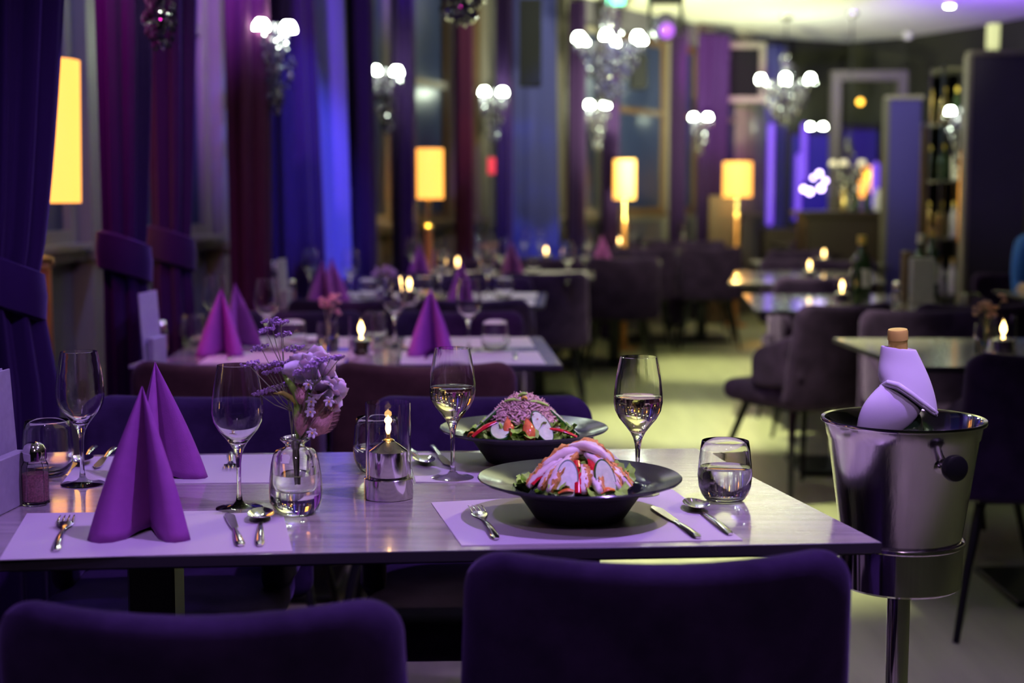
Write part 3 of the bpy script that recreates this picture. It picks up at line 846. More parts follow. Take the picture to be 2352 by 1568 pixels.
def sprig(label, fork_px, heads, dy=0.0):
    o = thing('statice_sprig', label, 'flower', VB, 0, 'purple statice sprigs')
    f = F(*fork_px, dy) - VB; neck = Vector((rndf.uniform(-.006, .006), rndf.uniform(-.006, .006), 0.065))
    bm = B(); tube(bm, [(0, 0, 0), neck, neck.lerp(f, .5) + Vector((0, 0, .004)), f], [0.0012, .0012, .0011, .001], 6)
    fl = B()
    for (px, py, r) in heads:
        h = F(px, py, dy + rndf.uniform(-.02, .02)) - VB
        mid = f.lerp(h, .55) + Vector((0, 0, -.004)); tube(bm, [f, mid, h], [0.0009, .0007, .0006], 5)
        for i in range(26):
            a = rndf.uniform(-1, 1)
            c = h + Vector((a * r * 1.2, rndf.uniform(-.6, .6) * r, 0.25 * a * r + rndf.uniform(-.28, .35) * r * (1 - abs(a) * .4)))
            tube(fl, [c, c + Vector((rndf.uniform(-.002, .002), rndf.uniform(-.002, .002), .0035))], [0.0009, 0.0021], 5)
    obj('stem', bm, M_stem, o); x = obj('floret_cluster', fl, M_statice, o, False); x['kind'] = 'stuff'
sprig('tallest statice sprig, purple heads above the vase at upper left', (652, 850), [(622, 740, .011), (645, 745, .009), (613, 761, .010), (650, 772, .011)])
sprig('statice sprig reaching farthest left across the empty glass', (668, 925), [(601, 801, .011), (603, 846, .010), (620, 858, .011), (573, 840, .012), (634, 838, .009)], -.01)
sprig('statice sprig just left of the pink blossom', (676, 880), [(675, 803, .014), (662, 834, .008), (641, 851, .007)])
sprig('low statice sprig pointing left above the vase', (672, 945), [(616, 898, .011), (650, 888, .009), (597, 906, .009), (632, 894, .008)], .01)
sprig('statice sprig crossing in front of the pink blossom', (722, 885), [(757, 827, .011), (731, 832, .010), (692, 857, .011), (716, 843, .009), (778, 825, .007)], -.045)
def petal(bm, base, tip, w, cup, seed=0):
    d = tip - base; L = d.length; d.normalize()
    s = d.cross(Vector((0, 1, 0.2))).normalized(); nrm = s.cross(d)
    R = []
    for i in range(7):
        t = i / 6; ww = w * math.sin(PI * (0.12 + 0.80 * t)) ; row = []
        for j in range(5):
            u = (j - 2) / 2
            row.append(bm.verts.new(base + d * (L * t) + s * (ww * u) + nrm * (cup * (u * u - 0.3) + cup * 1.2 * math.sin(PI * t) )))
        R.append(row)
    for A, Q in zip(R, R[1:]):
        for j in range(4): bm.faces.new((A[j], A[j + 1], Q[j + 1], Q[j]))
def blossom(label, cpx, r, dirv, np_, seed):
    c = F(*cpx) - VB; rn = random.Random(seed)
    o = thing('pink_blossom', label, 'flower', VB, 0, 'large pale pink blossoms')
    bm = B(); tube(bm, [(0.004, 0, 0), (0.006, 0, .065), c * .6 + Vector((.004, 0, .02)), c], .0018, 7); obj('stem', bm, M_stem, o)
    dv = Vector(dirv).normalized()
    for k in range(np_):
        a = 2 * PI * k / np_ + rn.uniform(-.2, .2); lay = k % 3
        sp = (0.35, 0.75, 1.15)[lay]
        e = Vector((math.cos(a), math.sin(a), 0)); q = Vector((0, 0, 1)).rotation_difference(dv)
        e = q @ e
        tip = c + (dv * math.cos(sp) + e * math.sin(sp)) * r * rn.uniform(.85, 1.1)
        bm = B(); petal(bm, c - dv * .006, tip, r * .42, r * .14); x = obj('petal', bm, M_petal, o, ang=80)
        sm = x.modifiers.new('t', 'SOLIDIFY'); sm.thickness = .0006
blossom('upper pale pink blossom with layered petals, top right of the bouquet', (720, 866), .047, (.1, -.45, .9), 14, 1)
blossom('lower pale pink blossom on the right side of the bouquet', (745, 905), .038, (.6, -.5, .5), 12, 2)
def bunny(label, a, b, r, seed, dy=0):
    rn = random.Random(seed); A = F(*a, dy) - VB; Bp = F(*b, dy) - VB
    o = thing('bunny_tail_grass', label, 'dried grass', VB, 0, 'pink bunny tail grasses')
    bm = B(); tube(bm, [(0.002, .002, 0), (0.003, 0, .065), A], .0009, 6); obj('stem', bm, M_stem, o)
    bm = B(); n = 9; pts = [A.lerp(Bp, i / (n - 1)) for i in range(n)]
    tube(bm, pts, [r * max(.15, math.sin(PI * (0.08 + .87 * i / (n - 1)))) for i in range(n)], 14); obj('plume', bm, M_bunny, o)
    bm = B(); ax = (Bp - A).normalized()
    for i in range(240):
        t = rn.random(); th = rn.uniform(0, 6.28); c = A.lerp(Bp, t); s = ax.orthogonal().normalized(); s.rotate(Matrix.Rotation(th, 3, ax))
        rr = r * max(.15, math.sin(PI * (0.08 + .87 * t))) * .9
        tube(bm, [c + s * rr, c + s * (rr + r * .55) + ax * r * .7], [.00025, .0001], 3, cap=False)
    x = obj('bristles', bm, M_bunny, o, False); x['kind'] = 'stuff'
bunny('slim upright pink bunny tail in the middle of the bouquet', (690, 928), (692, 895), .007, 1, -.02)
bunny('low slim pink bunny tail just above the vase neck', (691, 1000), (692, 950), .008, 2, -.02)
bunny('long pink plume rising to the lower blossom', (712, 985), (738, 888), .012, 3)
bunny('large pink bristly plume leaning right over the vase', (712, 1000), (762, 945), .014, 4, -.01)
def leaf(label, pts, w, m, dy=0):
    P = [F(*p, dy) - VB for p in pts]; bm = B(); n = len(P); R = []
    for i, q in enumerate(P):
        t = i / (n - 1); a = P[min(n - 1, i + 1)] - P[max(0, i - 1)]; s = Vector((a.z, 0, -a.x)).normalized() * w * math.sin(PI * (0.1 + .85 * t))
        R.append([bm.verts.new(q - s), bm.verts.new(q + Vector((0, -w * .3, 0))), bm.verts.new(q + s)])
    for A, Q in zip(R, R[1:]):
        for j in range(2): bm.faces.new((A[j], A[j + 1], Q[j + 1], Q[j]))
    o = obj('long_leaf', bm, m, None, ang=80, loc=VB); sm = o.modifiers.new('t', 'SOLIDIFY'); sm.thickness = .0007
    tag(o, label, 'leaf', None)
leaf('grey-green folded leaf rising left in the bouquet', [(683, 1012), (684, 960), (682, 905), (665, 880), (645, 852)], .0065, M_green, -.01)
leaf('yellow-green leaf arching left out of the bouquet', [(680, 930), (668, 912), (650, 902), (628, 903)], .004, M_leafy, -.015)
leaf('brownish upright leaf behind the bunny tails', [(700, 1010), (698, 950), (690, 900), (688, 868)], .008, M_bunny, .01)
leaf('slim green bud leaf under the pink blossoms', [(702, 960), (708, 915), (712, 880)], .004, M_green, -.01)
for i, (px, py, lb) in enumerate([(709, 883, 'small round white flower between leaf and lower blossom'), (715, 922, 'upper of two stacked white star flowers in the bouquet'),
                                  (713, 946, 'lower of two stacked white star flowers in the bouquet'), (756, 922, 'white star flower at the right under the lower blossom'), (717, 994, 'white star flower just above the vase rim')]):
    o = thing('star_flower', lb, 'flower', VB, 0, 'tiny white flowers'); c = F(px, py, -.035) - VB
    bm = B(); tube(bm, [(0.0, -.003, .0), (.003, -.004, .065), c.lerp(Vector((.003, -.004, .065)), .4) + Vector((0, -.006, 0)), c], .0006, 5); obj('stem', bm, M_stem, o)
    bm = B()
    for k in range(6):
        a = PI / 3 * k + i; petal(bm, c, c + Vector((math.cos(a), -.25, math.sin(a))) * .0085, .0026, .0006)
    x = obj('petals', bm, M_white, o, ang=80); sm = x.modifiers.new('t', 'SOLIDIFY'); sm.thickness = .0005
    bm = B(); ball(bm, c + Vector((0, -.002, 0)), .0018, 1); obj('flower_centre', bm, M_corn, o)

# ---- candle holder
def candle(label, loc, group=None, tall=True, power=0.0):
    o = thing('candle_holder', label, 'candle holder', loc, 0, group)
    bm = B(); lathe(bm, [(0, 0), (.038, 0), (.0393, .001), (.0393, .0325), (.0380, .034), (.0325, .034), (.032, .033), (0, .033)], 56); obj('base_cup', fixn(bm), M_chrome, o, ang=30)
    bm = B(); lathe(bm, [(0, .030), (.0305, .030), (.0312, .034), (.0312, .076), (.0300, .0775), (.0105, .0915), (.0100, .0930), (0, .0930)], 56); ob = obj('oil_burner', fixn(bm), M_chrome, o, ang=30)
    bm = B(); lathe(bm, [(0, .092), (.0085, .092), (.009, .094), (.0065, .0955), (.0035, .0965), (.0035, .103), (0, .103)], 24); obj('wick_tube', fixn(bm), M_brass, ob, ang=40)
    bm = B(); lathe(bm, [(.0352, .0345), (.0362, .0345), (.0362, .154), (.0352, .154)], 56, closed=True); obj('glass_chimney', fixn(bm), M_glass, o, ang=50)
    bm = B(); lathe(bm, [(0, .102), (.0030, .105), (.0046, .110), (.0044, .116), (.0025, .124), (.0006, .133), (0, .134)], 16); obj('flame', bm, M_flame, ob)
    return o
cp = up(G(893, 1142), 0)
cnd = candle('polished steel candle lamp with glass chimney and small flame on the nearest table', cp)
point('candle_light', (cp.x, cp.y, TH + .125), (1, .5, .12), 0.25, .006)

# ---- salt shaker, menus
sp_ = up(G(83, 1158), 0)
def shaker(label, loc, fill=M_salt, group=None):
    o = thing('salt_shaker', label, 'shaker', loc, 0, group)
    bm = B(); lathe(bm, [(0, 0), (.019, 0), (.0215, .003), (.0215, .062), (.0185, .068), (.0165, .070), (.0165, .076), (.0152, .076), (.0152, .070), (.0170, .066), (.0198, .061), (.0198, .007), (.015, .005), (0, .005)], 10); obj('glass_body', fixn(bm), M_glass, o, False)
    bm = B(); lathe(bm, [(0, .0052), (.016, .0055), (.0192, .008), (.0192, .050), (0, .049)], 24); obj('contents', fixn(bm), fill, o)
    bm = B(); lathe(bm, [(.0175, .070), (.0185, .071), (.0185, .083), (.0178, .086), (.0150, .094), (.0090, .0985), (0, .0995), (0, .098), (.008, .097), (.0165, .085), (.0168, .071)], 32); obj('metal_cap', fixn(bm), M_chrome, o, ang=35)
    return o
shaker('glass salt shaker with pinkish salt and domed metal cap at the left end', sp_)
def menuset(loc, rz, where, s=1.0, n=2):
    o = thing('menu_holder', 'grey wooden menu holder block on the %s' % where, 'menu holder', loc, rz, 'menu holders')
    bm = B(); box(bm, (0.016, 0, 0.042), (0.018, 0.11, 0.084), bevel=.0015, segs=1); obj('front_block', bm, M_card, o, False)
    bm = B(); box(bm, (-0.02, 0, 0.005), (0.055, 0.11, 0.01), bevel=.001, segs=1); obj('foot', bm, M_card, o, False)
    for k in range(n):
        bm = B(); box(bm, (0, 0, 0.100), (0.0035, 0.148, 0.20), bevel=.0008, segs=1)
        c = obj('menu_card', bm, M_card, None, False)
        M4 = Matrix.Translation(Vector(loc) + Vector((0, 0, .0102))) @ RM('Z', rz) @ Matrix.Translation((0.004 - .011 * k, 0.006 * k, 0)) @ RM('Y', -0.06 - .02 * k)
        c.matrix_world = M4
        tag(c, 'stiff grey menu card in the holder on the %s, %s' % (where, ('front one', 'rear one')[k]), 'menu', 'menu cards')
menuset(up(G(-16, 1176)) + Vector((0.0, .02, -.001)), -0.10, 'nearest table')

# ---- bowls
BP = [(0, .004), (.045, .004), (.056, 0), (.064, 0), (.068, .003), (.078, .018), (.092, .038), (.100, .045), (.130, .052), (.1515, .060), (.1530, .0620), (.1515, .0635), (.128, .0560), (.101, .0500),
      (.0935, .0440), (.085, .030), (.070, .014), (.045, .009), (0, .008)]
def bowl(label, loc):
    o = thing('salad_bowl', label, 'bowl', loc, 0, 'wide-rimmed dark bowls')
    bm = B(); lathe(bm, BP[:10], 96); bmo = obj('outer_shell', fixn(bm), M_bowlout, o, ang=50)
    bm = B(); lathe(bm, BP[9:], 96); obj('inner_glaze', fixn(bm), M_bowl, o, ang=60)
    return o
B1 = up(PZ(1331, 1190, TH)); B2 = up(PZ(1203, 1060, TH))
bowl('wide dark stoneware bowl in front holding the chicken salad', B1)
bowl('wide dark stoneware bowl behind holding the tuna salad', B2)
def lettuce(loc, seed, n, r0, r1, h):
    rn = random.Random(seed)
    o = thing('lettuce_bed', 'ruffled green lettuce bed %s' % ('under the chicken strips' if seed == 1 else 'under the tuna'), 'lettuce', loc, 0)
    o['kind'] = 'stuff'
    bm = B()
    lathe(bm, [(0, h), (r0 * .4, h * .93), (r0 * .75, h * .62), (r0, .042), (r0 * .8, .022), (0, .012)], 24, ripple=lambda a, z: .06 * math.sin(5 * a + z * 90))
    x = obj('mound', fixn(bm), M_green, o)
    bm = B()
    for i in range(n):
        a = rn.uniform(0, 2 * PI); rr = rn.uniform(r0 * .75, r1); z = .045 + (r1 - rr) * .6 + rn.uniform(0, .012)
        c = Vector((rr * math.cos(a), rr * math.sin(a), z)); s = rn.uniform(.010, .020); rot = rn.uniform(0, 6.28); R = []
        q = Matrix.Rotation(rot, 3, 'Z') @ Matrix.Rotation(rn.uniform(-.9, .9), 3, 'X')
        for j in range(4):
            row = []
            for k in range(22):
                th = 2 * PI * k / 22; rad = s * (j / 3) * (1 + .10 * math.sin(7 * th + i))
                zz = .0030 * math.sin(th * 6 + i) * (j / 3) ** 2 + .0022 * math.sin(th * 2 + i * 2) * j
                row.append(bm.verts.new(c + q @ Vector((rad * math.cos(th), rad * math.sin(th), zz))))
            R.append(row)
        for A, Q in zip(R[1:], R[2:]):
            for k in range(22): bm.faces.new((A[k], A[(k + 1) % 22], Q[(k + 1) % 22], Q[k]))
        bm.faces.new(R[1])
        for v in R[0]: bm.verts.remove(v)
    x = obj('leaves', bm, M_green, o); x['kind'] = 'stuff'
lettuce(B1, 1, 46, .066, .082, .075)
lettuce(B2, 2, 60, .066, .090, .070)
def strip(loc, az, el0, r_top, z_top, r_bot, z_bot, w, t, label, idx, crust_side=1, bend=.006):
    """bent slab leaning on the mound, az: direction in plan"""
    o = thing('chicken_strip', label, 'chicken strip', loc, 0, 'breaded chicken strips')
    d = Vector((math.cos(az), math.sin(az), 0)); s = Vector((-d.y, d.x, 0))
    top = d * r_top + Vector((0, 0, z_top)); bot = d * r_bot + Vector((0, 0, z_bot))
    ax = (bot - top); L = ax.length; ax.normalize(); nr = s.cross(ax)
    if nr.z < 0: nr = -nr
    rn = random.Random(idx)
    def sweep(offs, ww, tt, jit, n=16, m=12):
        bm = B(); R = []
        for i in range(n + 1):
            u = i / n; e = math.sin(PI * min(1, max(0, u * .92 + .04))) ** .35
            c = top + ax * (L * u) + nr * (bend * math.sin(PI * u)) + s * (offs * e)
            ring = []
            for k in range(m):
                a = 2 * PI * k / m; ca, sa = math.cos(a), math.sin(a)
                x = abs(ca) ** .6 * (1 if ca > 0 else -1) * ww / 2 * e; y = abs(sa) ** .6 * (1 if sa > 0 else -1) * tt / 2 * e
                j = 1 + jit * (noise.noise(Vector((u * 14 + idx * 3, ca * 2.5, sa * 2.5))))
                ring.append(bm.verts.new(c + s * x * j + nr * y * j))
            R.append(ring)
        for A, Q in zip(R, R[1:]):
            for k in range(m): bm.faces.new((A[k], A[(k + 1) % m], Q[(k + 1) % m], Q[k]))
        bm.faces.new(R[0]); bm.faces.new(R[-1]); return fixn(bm)
    obj('meat', sweep(0, w * .92, t, .4), M_chick, o, ang=70)
    obj('crust', sweep(crust_side * w * .42, w * .50, t * 1.10, 1.3), M_crust, o, ang=70)
ords = ['leftmost', 'second from the left', 'third from the left', 'fourth from the left', 'fifth from the left', 'sixth from the left', 'seventh from the left', 'eighth from the left', 'rightmost']
D = math.radians
sd = [(D(-172), 1), (D(-155), -1), (D(-140), 1), (D(-124), 1), (D(-88), 1), (D(-72), 1), (D(-45), 1), (D(-33), 1), (D(-16), 1)]
for i, (az, cs) in enumerate(sd):
    strip(B1, az, 0, .012 if i not in (4, 5) else .022, .099 - (0.012 if i in (4, 5) else 0) - .004 * (i % 3), .080 + .006 * (i % 2), .054, .0175, .0125, 'breaded chicken strip in the front bowl, %s of the fan' % ords[i], i, cs)
strip(B1, D(-160), 0, -.03, .098, .060, .080, .021, .014, 'breaded chicken strip lying across the top of the salad to the left', 11, -1, .012)
strip(B1, D(-20), 0, -.026, .103, .052, .086, .024, .014, 'breaded chicken strip lying across the top of the salad to the right', 12, 1, .014)
strip(B1, D(100), 0, .0, .098, .07, .060, .024, .014, 'breaded chicken strip on the far side of the front salad', 13, 1)
strip(B1, D(50), 0, .0, .096, .08, .056, .024, .014, 'breaded chicken strip at the far right side of the front salad', 14, 1)
def cucumber(loc, az, r, z, tilt, rad, label, spin=0.0, half=False):
    o = thing('cucumber_slice', label, 'cucumber slice', loc, 0, 'cucumber slices')
    d = Vector((math.cos(az), math.sin(az), 0))
    M4 = Matrix.Translation(d * r + Vector((0, 0, z))) @ RM('Z', az) @ RM('Y', tilt) @ RM('Z', spin)
    def disc(r0, t0, hole=None):
        bm = B(); n = 40; ang = [2 * PI * k / n for k in range(n)]
        pts = [(r0 * .62 * math.cos(a), r0 * math.sin(a) * 1.0) for a in ang]
        if hole:
            lathe(bm, [(hole, -t0 / 2), (r0, -t0 / 2), (r0 + .0004, 0), (r0, t0 / 2), (hole, t0 / 2)], n, closed=True)
        else: lathe(bm, [(0, -t0 / 2), (r0, -t0 / 2), (r0, t0 / 2), (0, t0 / 2 + .0003)], n)
        bmesh.ops.scale(bm, vec=(1.0, .50, 1), verts=bm.verts[:])
        bmesh.ops.transform(bm, matrix=M4, verts=bm.verts[:]); return fixn(bm)
    obj('flesh', disc(rad * .92, .004), M_cuc, o, ang=40)
    obj('skin', disc(rad, .0038, rad * .915), M_dkgreen, o, ang=40)
def pepper(loc, a, b, r, label, m=M_pep, nm='pepper_strip', cat='pepper strip', grp='red pepper strips'):
    bm = B(); a = Vector(a); b = Vector(b); n = 8
    tube(bm, [a.lerp(b, i / n) + Vector((0, 0, .003 * math.sin(PI * i / n))) for i in range(n + 1)], [r * (.6 + .4 * math.sin(PI * min(.9, max(.1, i / n)))) for i in range(n + 1)], 10, flat=.5)
    o = obj(nm, bm, m, None, loc=loc); tag(o, label, cat, grp)
cucumber(B1, D(-108), .069, .068, D(56), .034, 'cucumber slice left of centre in the front bowl', .12)
cucumber(B1, D(-60), .069, .068, D(56), .034, 'cucumber slice right of centre in the front bowl', -.15)
pepper(B1, (-.006, -.034, .092), (-.006, -.084, .054), .0065, 'red pepper strip beside the left cucumber slice, front bowl')
pepper(B1, (-.030, -.012, .088), (-.072, -.040, .058), .006, 'red pepper strip between the left chicken strips, front bowl')
pepper(B1, (.014, -.020, .092), (.022, -.062, .066), .006, 'red pepper strip right of the central chicken, front bowl')
pepper(B1, (-.034, -.078, .053), (-.012, -.080, .056), .006, 'orange carrot piece at the front rim of the front salad', M_carrot, 'carrot_piece', 'carrot', 'carrot pieces')
pepper(B1, (.026, -.078, .053), (.046, -.070, .056), .007, 'orange carrot piece right of the central chicken strip', M_carrot, 'carrot_piece', 'carrot', 'carrot pieces')
# tuna
def tuna():
    rn = random.Random(5)
    o = thing('tuna_flakes', 'mound of shredded pink tuna in the rear bowl', 'tuna', B2, 0); o['kind'] = 'stuff'
    bm = B(); lathe(bm, [(0, .118), (.020, .114), (.040, .098), (.056, .078), (.064, .058), (.05, .05), (0, .05)], 28, ripple=lambda a, z: .07 * math.sin(6 * a + z * 120)); obj('core', fixn(bm), M_tuna, o)
    bm = B()
    prof = [(0, .119), (.022, .115), (.042, .099), (.058, .079), (.070, .056)]
    for i in range(1300):
        t = rn.random() ** .75 * 4; k = min(3, int(t)); f = t - k
        r = prof[k][0] + (prof[k + 1][0] - prof[k][0]) * f; z = prof[k][1] + (prof[k + 1][1] - prof[k][1]) * f
        a = rn.uniform(0, 2 * PI)
        if z < .075 and math.sin(a * 3.2) > .1: continue
        c = Vector((r * math.cos(a), r * math.sin(a), z + rn.uniform(-.001, .004)))
        d = Vector((rn.uniform(-1, 1), rn.uniform(-1, 1), rn.uniform(-.7, .5))).normalized() * rn.uniform(.002, .0085)
        w_ = rn.uniform(.0011, .0028)
        tube(bm, [c - d, c + Vector((rn.uniform(-.001, .001),) * 3), c + d], [w_ * .6, w_, w_ * .5], 5, flat=.6)
    x = obj('flakes', bm, M_tuna, o, False); x['kind'] = 'stuff'
tuna()
def wedge(loc, a, b, r, label):
    bm = B(); a = Vector(a); b = Vector(b); n = 10
    tube(bm, [a.lerp(b, i / n) + Vector((0, -.005 * math.sin(PI * i / n), 0)) for i in range(n + 1)], [r * max(.08, math.sin(PI * (i / n) * .82)) for i in range(n + 1)], 12, flat=.8)
    o = obj('tomato_wedge', bm, M_tom, None, loc=loc); tag(o, label, 'tomato wedge', 'tomato wedges')
wedge(B2, (0.004, -.050, .088), (.012, -.084, .050), .012, 'tomato wedge standing at the centre front of the rear salad')
wedge(B2, (-.030, -.045, .088), (-.024, -.076, .054), .011, 'tomato wedge left of centre in the rear salad, half under tuna')
cucumber(B2, D(-62), .068, .072, D(50), .034, 'cucumber slice upright right of the tomato in the rear bowl', .15)
cucumber(B2, D(-122), .080, .066, D(24), .034, 'cucumber slice lying low at the left of the rear bowl', .7)
cucumber(B2, D(178), .070, .074, D(42), .042, 'cucumber slice seen edge-on at the far left of the rear salad')
cucumber(B2, D(2), .070, .074, D(42), .042, 'cucumber slice seen edge-on at the right of the rear salad')
pepper(B2, (.045, -.055, .068), (.094, -.060, .054), .0065, 'red pepper strip at the right of the rear salad')
pepper(B2, (-.050, -.040, .078), (-.092, -.058, .054), .008, 'pinkish radish strip at the left of the rear salad', M_pep, 'radish_strip', 'radish', 'radish strips')
pepper(B2, (-.040, -.084, .052), (-.030, -.080, .056), .006, 'orange carrot piece at the front of the rear salad', M_carrot, 'carrot_piece', 'carrot', 'carrot pieces')
pepper(B2, (-.100, -.045, .052), (-.090, -.050, .060), .005, 'orange carrot piece at the far left of the rear salad', M_carrot, 'carrot_piece', 'carrot', 'carrot pieces')
pepper(B2, (-.035, -.020, .112), (-.004, -.024, .114), .005, 'green bean on top of the tuna, left one', M_green, 'green_bean', 'green bean', 'green beans')
pepper(B2, (.006, -.024, .113), (.044, -.020, .104), .005, 'green bean on top of the tuna, right one', M_green, 'green_bean', 'green bean', 'green beans')
pepper(B2, (-.010, -.010, .120), (.006, -.012, .124), .006, 'small green leaf on the very top of the tuna', M_green, 'herb_leaf', 'herb leaf', None)
pepper(B2, (-.004, -.026, .118), (.006, -.028, .118), .0045, 'yellow corn kernels on top of the tuna', M_corn, 'sweetcorn', 'corn', None)

# ---- wine cooler, bottle and cloth
bcY = 2.30
bc = PY(2075, 968, bcY); bc.z = 0
st = thing('cooler_stand', 'polished steel wine cooler stand on a round pole at the table corner', 'stand', (bc.x, bc.y, 0))
zb = 0.690
bm = B(); lathe(bm, [(0, zb - .072), (.090, zb - .072), (.094, zb - .068), (.0965, zb - .004), (.1000, zb - .001), (.1000, zb + .003), (.0975, zb + .004), (.093, zb - .001), (.090, zb - .066), (0, zb - .067)], 72); obj('ring_tray', fixn(bm), M_chrome, st, ang=40)
bm = B(); lathe(bm, [(0, .02), (.018, .02), (.018, zb - .06), (0, zb - .06)], 32); obj('pole', fixn(bm), M_chrome, st, ang=40)
bm = B(); lathe(bm, [(0, 0), (.15, 0), (.15, .01), (.02, .028), (0, .028)], 48); obj('foot', fixn(bm), M_chrome, st, ang=40)
bk = thing('ice_bucket', 'steel wine bucket with round side knob and condensation', 'bucket', (bc.x, bc.y, zb - .055))
hb = 0.883 - (zb - .055)
bm = B(); lathe(bm, [(0, 0.001), (.080, 0.001), (.0855, .006), (.0895, .035), (.116, hb - .028), (.118, hb - .026), (.1215, hb - .004)], 80); obj('body', fixn(bm), M_steel, bk, ang=40)
bm = B(); lathe(bm, [(.1215, hb - .005), (.1265, hb - .004), (.1275, hb - .001), (.1265, hb + .002), (.1215, hb + .001), (.1185, hb - .004), (.1125, hb - .030), (.086, .035), (.082, .010), (0, .008)], 80); obj('rim_and_lining', fixn(bm), M_chrome, bk, ang=40)
for sg in (1, -1):
    dr = Vector((0.28 * sg, -0.96 * sg, 0)); base = dr * .108 + Vector((0, 0, hb * .79)); tip = dr * .150 + Vector((0, 0, hb * .70))
    q = Vector((0, 0, 1)).rotation_difference(dr).to_matrix().to_4x4()
    bm = B(); lathe(bm, [(0, 0), (.014, 0), (.015, .003), (.009, .006), (.008, .028), (0, .028)], 24, mtx=Matrix.Translation(base) @ q); ks_ = obj('knob_stem', fixn(bm), M_chrome, bk, ang=40)
    bm = B(); lathe(bm, [(0, 0), (.012, .0), (.019, .005), (.0205, .011), (.019, .017), (.015, .019), (0, .0195)], 32, mtx=Matrix.Translation(base + dr * .026) @ q); obj('knob', fixn(bm), M_black, ks_, ang=40)
# bottle leaning in the bucket
bt = thing('wine_bottle', 'wine bottle with gold foil neck standing in the steel bucket', 'bottle', (bc.x, bc.y, 0))
b0 = Vector((0.012, .03, zb - .04)); b1 = PY(2060, 754, bcY) - Vector((bc.x, bc.y, 0)); b1.y = -0.005
dv = (b1 - b0); Lb = dv.length; q = Vector((0, 0, 1)).rotation_difference(dv.normalized()).to_matrix().to_4x4(); MB4 = Matrix.Translation(b0) @ q
bm = B(); lathe(bm, [(0, .003), (.036, 0), (.038, .004), (.038, Lb * .56), (.034, Lb * .62), (.020, Lb * .70), (.0142, Lb * .76), (.0138, Lb * .80), (0, Lb * .80)], 40, mtx=MB4); obj('body', fixn(bm), M_bottle, bt, ang=50)
bm = B(); lathe(bm, [(.0146, Lb * .72), (.0146, Lb - .018), (.0158, Lb - .017), (.0158, Lb - .004), (.0145, Lb - .001), (0, Lb)], 40, mtx=MB4); obj('foil_cap', fixn(bm), M_gold, bt, ang=40)
# cloth: loft from picture-plane profile at the bucket's distance; width, centre, depth per row
def cloth_loft(rows, nm, parent, n=36, m=M_linen, folds=3, fa=.03, seed=0, yfac=.62):
    bm = B(); R = []
    for i, (xl, xr, py, dy, tilt) in enumerate(rows):
        L_ = PY(xl, py + tilt, bcY + dy) - Vector((bc.x, bc.y, 0)); R_ = PY(xr, py - tilt, bcY + dy) - Vector((bc.x, bc.y, 0))
        c = (L_ + R_) / 2; hx = (R_ - L_) / 2; ring = []
        for k in range(n):
            a = 2 * PI * k / n; rr = 1 + fa * math.sin(folds * a + i * .35 + seed)
            ring.append(bm.verts.new(c + hx * math.cos(a) * rr + Vector((0, math.sin(a) * hx.length * yfac * rr, 0))))
        R.append(ring)
    for A, Q in zip(R, R[1:]):
        for k in range(n): bm.faces.new((A[k], A[(k + 1) % n], Q[(k + 1) % n], Q[k]))
    o = obj(nm, fixn(bm), m, parent, ang=60)
    sm = o.modifiers.new('t', 'SOLIDIFY'); sm.thickness = .0025; sm.offset = -1
    ss = o.modifiers.new('s', 'SUBSURF'); ss.levels = 1; ss.render_levels = 2
    return o
cl = thing('cloth_napkin', 'white cloth napkin wrapped around the neck of the cooled bottle', 'cloth', (bc.x, bc.y, 0))
cloth_loft([(2024, 2104, 797, 0, -4), (2022, 2113, 815, 0, -6), (2019, 2126, 838, 0, -10), (2016, 2138, 862, -.002, -16), (2016, 2147, 886, -.003, -24), (2020, 2151, 906, -.004, -30), (2026, 2152, 920, -.004, -34)], 'upper_wrap', cl, folds=3, fa=.02)
cloth_loft([(2040, 2100, 866, -.012, 4), (2020, 2114, 885, -.015, 2), (2003, 2124, 905, -.018, 0), (1989, 2120, 928, -.020, -6), (1978, 2102, 952, -.020, -10), (1970, 2082, 975, -.018, -8), (1966, 2062, 1000, -.014, 0)], 'front_flap', cl, folds=2, fa=.035, seed=1, yfac=.40)
bm = B()
for j, (dx, dr_) in enumerate(((0, .0048), (6, .0036))):
    pts = [PY(2022, 886, bcY - .010), PY(2040, 878 + dx, bcY - .026), PY(2062, 884 + dx, bcY - .036), PY(2090, 903 + dx, bcY - .039), PY(2118, 925 + dx, bcY - .036), PY(2138, 941 + dx, bcY - .026), PY(2150, 948 + dx, bcY - .008)]
    tube(bm, [p_ - Vector((bc.x, bc.y, 0)) for p_ in pts], [dr_ * .4, dr_ * .9, dr_, dr_, dr_, dr_, dr_ * .8], 10)
x = obj('rolled_fold', bm, M_linen, cl)

